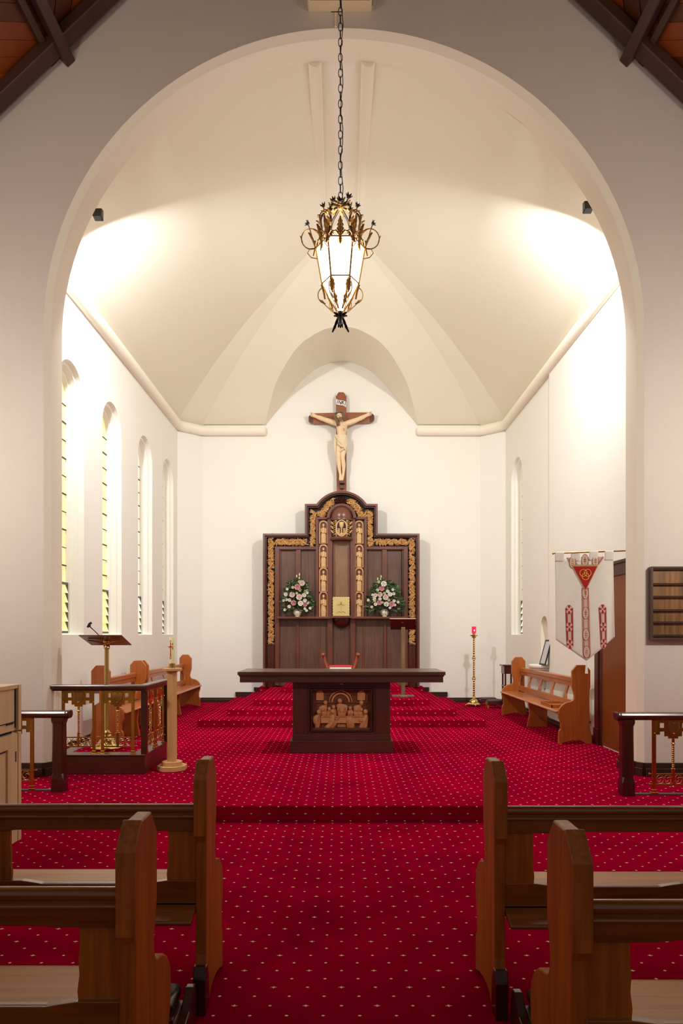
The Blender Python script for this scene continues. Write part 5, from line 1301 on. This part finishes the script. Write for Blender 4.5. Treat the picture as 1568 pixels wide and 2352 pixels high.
# ------------------------------------------------------------------ sanctuary lamp stand
t = thing('sanctuary_lamp', 'tall twisted brass stand holding a lit red glass lamp near the back wall', 'lamp stand', (2.707, 13.96, FZ))
c = (2.707, 13.96)
m = MB(); m.lathe([(.135, .03), (.14, .045), (.12, .065), (.09, .075), (.085, .11), (.06, .135), (.035, .15), (.03, .18)], (c[0], c[1], FZ), 28)
m.build('base', BRASSL, t, smooth=True, angle=40)
for k in range(3):
    a = PI/2*3+k*2*PI/3; m = MB(); m.tube([(c[0]+.10*math.cos(a), c[1]+.10*math.sin(a), FZ+.05), (c[0]+.15*math.cos(a), c[1]+.15*math.sin(a), FZ+.03), (c[0]+.175*math.cos(a), c[1]+.175*math.sin(a), FZ+.012)], [.016, .014, .012], 8); m.build('foot', BRASSL, t, smooth=True)
m = MB()
za, zb2, zc2, zd = .30, 1.6-(1559-HY)*.0089, 1.6-(1512-HY)*.0089, 1.56
for p0, p1 in ((za, zb2-.03), (zb2+.03, zc2-.03), (zc2+.03, zd)): twist(m, c[0], c[1], p0, p1, .021, (p1-p0)*22)
for z in (zb2, zc2, .30): m.lathe([(.02, -.035), (.032, -.03), (.028, -.02), (.042, -.008), (.042, .008), (.028, .02), (.032, .03), (.02, .035)], (c[0], c[1], z), 18)
m.build('twisted_stem', BRASSL, t, smooth=True, angle=50)
m = MB(); m.lathe([(.02, -.05), (.05, -.03), (.035, -.015), (.072, 0), (.078, .015), (.078, .02), (.03, .02), (.03, .045), (.045, .055), (.045, .06), (.01, .06)], (c[0], c[1], 1.575), 24); m.build('drip_pan', BRASSL, t, smooth=True, angle=40)
m = MB(); m.lathe([(.001, 0), (.04, .0), (.046, .02), (.046, .135), (.042, .135), (.042, .02)], (c[0], c[1], 1.635), 24); m.build('red_glass', plain('red_lamp_glass', L(200, 20, 50), .2, emis=L(226, 40, 74), estr=1.0), t, smooth=True, angle=40)
m = MB(); m.ball((c[0], c[1]-.03, 1.69), (.018, .02, .03), 10, 8); m.build('flame_glow', plain('flame', L(255, 220, 190), .5, emis=L(255, 214, 190), estr=4), t, smooth=True)
# ------------------------------------------------------------------ reading stand on the dais
t = thing('reading_stand', 'dark wooden reading stand with square pole on the dais right of the altar', 'lectern', (1.09, 12.1, .498))
KS = 12.08/F
STW = wood('stand_wood', L(90, 66, 44), L(136, 106, 74), 'z', 1, .5, .1); STD = wood('stand_desk_wood', L(44, 16, 14), L(74, 30, 26), 'x', 1, .35, .4)
X_ = lambda px: (px-CX)*KS
Z_ = lambda py: CAMH+(HY-py)*KS
MB().box(X_(921), X_(930), 12.05, 12.11, .53, Z_(1440)).build('pole', STW, t, bevel=.004)
m = MB(); m.box(X_(900), X_(950), 12.02, 12.14, .498, .535); m.box(X_(917), X_(934), 11.95, 12.25, .499, .53); m.build('base', STW, t, bevel=.006)
m = MB(); m.add([(X_(895), 11.98, Z_(1422)), (X_(952), 11.98, Z_(1421)), (X_(953), 12.14, Z_(1446)), (X_(897), 12.14, Z_(1446)), (X_(895), 12.0, Z_(1419.5)), (X_(952), 12.0, Z_(1418.5)), (X_(953), 12.16, Z_(1443)), (X_(897), 12.16, Z_(1443))], [(0,1,2,3),(4,7,6,5),(0,4,5,1),(1,5,6,2),(2,6,7,3),(3,7,4,0)]); m.build('desk', STD, t)
MB().box(X_(894), X_(953), 11.955, 11.985, Z_(1422.5), Z_(1420.5)).build('desk_lip', PINE, t, bevel=.002)
MB().ball((X_(923), 12.03, Z_(1430)), (.02, .015, .015)).build('knob', STEEL, t, smooth=True)
# ------------------------------------------------------------------ flower arrangements
GRN = [plain('leaf_dark', L(30, 62, 38), .55, var=.3, vscale=20), plain('leaf_mid', L(58, 96, 52), .55, var=.3, vscale=20), plain('leaf_pale', L(120, 146, 100), .55, var=.2, vscale=20)]
PET = {'P': plain('pink_petals', L(232, 170, 178), .6), 'p': plain('blush_petals', L(246, 222, 212), .6), 'w': plain('white_petals', L(248, 244, 232), .6), 'g': plain('green_white_petals', L(226, 230, 180), .6)}
VASE = plain('cream_porcelain', L(230, 222, 204), .3, coat=.4, var=.06, vscale=30); MOTIF = plain('porcelain_motif', L(150, 96, 74), .4); MOTIFG = plain('porcelain_motif_green', L(40, 66, 52), .4)
YB_ = 14.33
def fp(cx_, cy_, y=YB_): return P(640+cx_/5.407, 1310+cy_/5.407, y)
def bloom(c, r, kind, par, seed):
    m = MB(); rnd = random.Random(seed); c = Vector(c)
    m.ball(c, (r*.7, r*.55, r*.66), 10, 8)
    for ring_, (n, tilt, rr) in enumerate(((4, .30, .75), (6, .70, .95), (8, 1.1, 1.1))):
        for j in range(n):
            q = 2*PI*j/n+ring_*.5+rnd.uniform(-.2, .2)
            d = Vector((math.cos(q)*math.sin(tilt), -math.cos(tilt), math.sin(q)*math.sin(tilt))); nn = Vector((-math.cos(q)*.6, -1, -math.sin(q)*.6))
            m.leaf(c+d*r*.12, d, nn, r*rr, r*.62, .3, 1, .15, 6)
    return m.build('flower', PET[kind], par, smooth=True, angle=60)
def bouquet(vx, xc, blooms, buds, hwid, label):
    base_ = P(vx, 1417, YB_)
    t = thing('flower_arrangement', label, 'flowers', base_, 'flower vases on the reredos ledge')
    m = MB(); m.lathe([(.045, 0), (.05, .008), (.042, .014), (.075, .05), (.088, .09), (.078, .13), (.055, .155), (.06, .172), (.052, .17)], base_, 28); vs_ = m.build('vase', VASE, t, smooth=True, angle=50)
    m = MB(); rnd = random.Random(int(vx))
    for i in range(9): a = rnd.uniform(-1.1, 1.1); z = rnd.uniform(.05, .14); m.ball((base_[0]+.083*math.sin(a), base_[1]-.083*math.cos(a), base_[2]+z), (.010, .008, .008), 6, 5)
    m.build('painted_motif', MOTIF if vx < 784 else MOTIFG, vs_)
    top = .83; cc = Vector((P(xc, 1400, YB_)[0], YB_, base_[2]+.15))
    for gi in range(3):
        m = MB()
        for i in range((230, 200, 110)[gi]):
            u = rnd.random(); a = rnd.uniform(-PI, PI)
            h = rnd.uniform(-.02, .62); wmax = 1.12*hwid*(1-abs(h-.14)/.62)**.6 if h < .62 else .05
            q = rnd.uniform(-1, 1); p = Vector((cc.x+q*wmax, YB_-.02-rnd.random()*.13, cc.z+h-.05*abs(q)))
            d = Vector((q*1.0+rnd.uniform(-.5, .5), rnd.uniform(-.8, .2), rnd.uniform(-.4, .9)-.3*abs(q)))
            m.leaf(p, d, (rnd.uniform(-.5, .5), -1, rnd.uniform(-.2, .8)), rnd.uniform(.06, .11), rnd.uniform(.012, .022), rnd.uniform(-.2, .3), 1, .2, 5)
        for i in range(5):
            a = rnd.uniform(-.6, .6); m.tube([(base_[0], YB_, base_[2]+.15), (cc.x+a*.3, YB_-.04, cc.z+.25), (cc.x+a*.5, YB_-.05, cc.z+.5)], .004, 5)
        g = m.build('foliage', GRN[gi], t, smooth=True, angle=60); g['kind'] = 'stuff'
    for i, (cx_, cy_, r, kd) in enumerate(blooms):
        p = fp(cx_, cy_, YB_-.13-.05*random.Random(i).random()); bloom(p, max(.032, r/5.407*.0091*1.12), kd, t, i+int(vx))
    for cx_, cy_ in buds:
        p = fp(cx_, cy_, YB_-.06); m = MB(); m.tube([(p[0], p[1], p[2]-.03), p, (p[0], p[1], p[2]+.03)], [.008, .014, .003], 8); b_ = m.build('bud', PET['g'], t, smooth=True)
        MB().tube([(p[0], p[1], p[2]-.03), (p[0]*.7+cc.x*.3, p[1]+.02, p[2]-.12), (cc.x*.7+p[0]*.3, YB_, min(p[2]-.2, cc.z+.2))], .003, 5).build('bud_stem', GRN[1], b_)
bouquet(683, 683, [(232,208,38,'P'),(168,303,35,'p'),(255,333,38,'p'),(185,403,34,'P'),(327,425,28,'P'),(272,410,34,'w'),(290,160,35,'p'),(88,300,24,'w'),(315,310,28,'w'),(135,370,22,'w'),(325,375,24,'w'),(130,450,22,'w'),(95,365,18,'w'),(262,243,22,'g'),(330,265,20,'g'),(175,212,18,'g'),(360,405,16,'w'),(390,470,16,'w'),(225,285,16,'g'),(355,280,16,'w'),(325,475,14,'w'),(60,375,13,'w'),(105,235,15,'w'),(255,140,16,'g'),(345,500,12,'w'),(75,490,11,'w')],
        [(222,70),(255,95),(257,50),(170,135),(140,160),(170,175),(343,195),(352,240)], .30, 'pink and white flower arrangement in the vase with brown motif, left of the gilt plate')
bouquet(883, 883, [(1302,168,36,'w'),(1275,225,34,'P'),(1325,335,36,'p'),(1255,300,32,'p'),(1248,400,32,'P'),(1400,420,34,'P'),(1335,420,32,'w'),(1380,298,28,'w'),(1200,310,24,'w'),(1182,350,24,'w'),(1200,420,22,'w'),(1350,260,22,'w'),(1425,290,20,'w'),(1255,355,22,'w'),(1430,380,20,'w'),(1110,370,14,'w'),(1155,455,14,'w'),(1415,240,16,'w'),(1225,245,20,'w'),(1310,285,18,'g'),(1365,370,18,'g'),(1480,395,14,'w'),(1190,375,14,'g'),(1380,465,14,'w'),(1240,145,18,'g'),(1165,305,14,'w'),(1440,430,14,'w'),(1285,400,14,'g')],
        [(1228,105),(1265,110),(1270,75),(1340,190),(1225,190),(1455,255),(1440,225)], .36, 'pink and white flower arrangement in the vase with green motif, right of the gilt plate')
# ------------------------------------------------------------------ small things near the right wall
t = thing('side_stand', 'small dark wooden stand with a lower shelf behind the right bench', 'side table', (3.17, 13.0, FZ))
m = MB(); m.box(3.05, 3.30, 12.9, 13.2, 1.005, 1.03); m.build('top', DARKX, t, bevel=.004)
m = MB(); m.box(3.08, 3.28, 12.92, 13.18, .86, 1.005); m.build('drawer_case', DARKW, t, bevel=.004)
for x in (3.09, 3.25):
    for y in (12.93, 13.14): MB().box(x, x+.03, y, y+.03, FZ, .87).build('leg', DARKW, t, bevel=.003)
MB().box(3.08, 3.29, 12.93, 13.17, .62, .64).build('shelf', DARKX, t, bevel=.003)
for k, (x, y, lb) in enumerate(((3.03, 14.12, 'small wooden kneeling stool with cushion by the back wall, the farther one'), (3.06, 13.62, 'small wooden kneeling stool with cushion beside the bench, the nearer one'))):
    t = thing('kneeling_stool', lb, 'stool', (x, y, FZ), 'kneeling stools in the right back corner')
    m = MB(); m.box(x-.17, x+.17, y-.10, y+.10, FZ+.07, FZ+.12); m.build('top', DARKX, t, bevel=.004)
    for s in (-1, 1): m = MB(); m.prism([(y-.09, FZ), (y-.05, FZ), (y, FZ+.03), (y+.05, FZ), (y+.09, FZ), (y+.09, FZ+.07), (y-.09, FZ+.07)], 'x', x+s*.15-.012, x+s*.15+.012); m.build('leg', BENCH if k else DARKX, t)
    MB().box(x-.155, x+.155, y-.09, y+.09, FZ+.12, FZ+.165).build('cushion', plain('brown_leather', L(84, 52, 44), .5), t, bevel=.015, smooth=True)
t = thing('book_box', 'shallow open wooden book box lying on the right bench seat', 'box', (3.08, 9.75, .58), world=True)
m = MB(); m.box(2.94, 3.20, 9.55, 10.02, .582, .592); m.box(2.93, 2.945, 9.53, 10.04, .582, .625); m.box(3.195, 3.21, 9.53, 10.04, .582, .625); m.box(2.93, 3.21, 9.53, 9.545, .582, .625); m.box(2.93, 3.21, 10.025, 10.04, .582, .625); m.build('tray', BENCH, t, bevel=.002)
m = MB(); m.box(2.96, 3.18, 9.56, 9.80, .593, .612); m.build('lid_board', BENCHY, t, bevel=.002)
# niche shelf with picture
m = MB(); m.lathe([(.10, -.15), (.16, -.10), (.21, -.05), (.235, -.03), (.235, -.015), (.26, -.005), (.27, .01), (.27, .04), (.26, .05), (.01, .05)], (3.46, 11.62, 1.045), 28, PI/2, 3*PI/2); m.tube([(3.46, 11.62, .70), (3.42, 11.62, .80), (3.40, 11.62, .92)], [.05, .07, .11], 14)
tag(recentre(m.build('wall_shelf', plain('white_stone', L(238, 234, 224), .6), smooth=True, angle=40)), 'half round white stone shelf projecting below the arched niche', 'shelf')
t = thing('picture_frame', 'black framed picture leaning on the white stone shelf', 'picture', (3.36, 11.40, 1.097))
def lean(y, h): return (3.33+.11*h/.42+.0, y, 1.098+h)
m = MB(); o4 = [lean(11.20, 0), lean(11.52, 0), lean(11.52, .42), lean(11.20, .42)]; i4 = [lean(11.225, .025), lean(11.495, .025), lean(11.495, .395), lean(11.225, .395)]
v = o4+i4+[(x+.018, y, z) for x, y, z in o4+i4]; m.add(v, [(i, (i+1) % 4, 4+(i+1) % 4, 4+i) for i in range(4)]+[(8+i, 12+i, 12+(i+1) % 4, 8+(i+1) % 4) for i in range(4)]+[(i, 8+i, 8+(i+1) % 4, (i+1) % 4) for i in range(4)]+[(4+i, 4+(i+1) % 4, 12+(i+1) % 4, 12+i) for i in range(4)]); m.build('frame', BLACK, t)
m = MB(); m.add([(x+.008, y, z) for x, y, z in i4], [(0, 1, 2, 3)]); m.build('print', plain('print_grey', L(196, 198, 204), .3, var=.25, vscale=5), t, solid=.002)
# pale wall heater behind the near bench end
t = thing('wall_heater', 'pale panel heater on the right wall behind the near end of the bench', 'heater', (3.35, 9.5, .4))
MB().box(3.395, 3.42, 9.33, 9.85, .42, .86).build('panel', CREAM, t, bevel=.006)
MB().box(3.405, 3.42, 9.38, 9.8, .38, .42).build('bracket', STEEL, t)
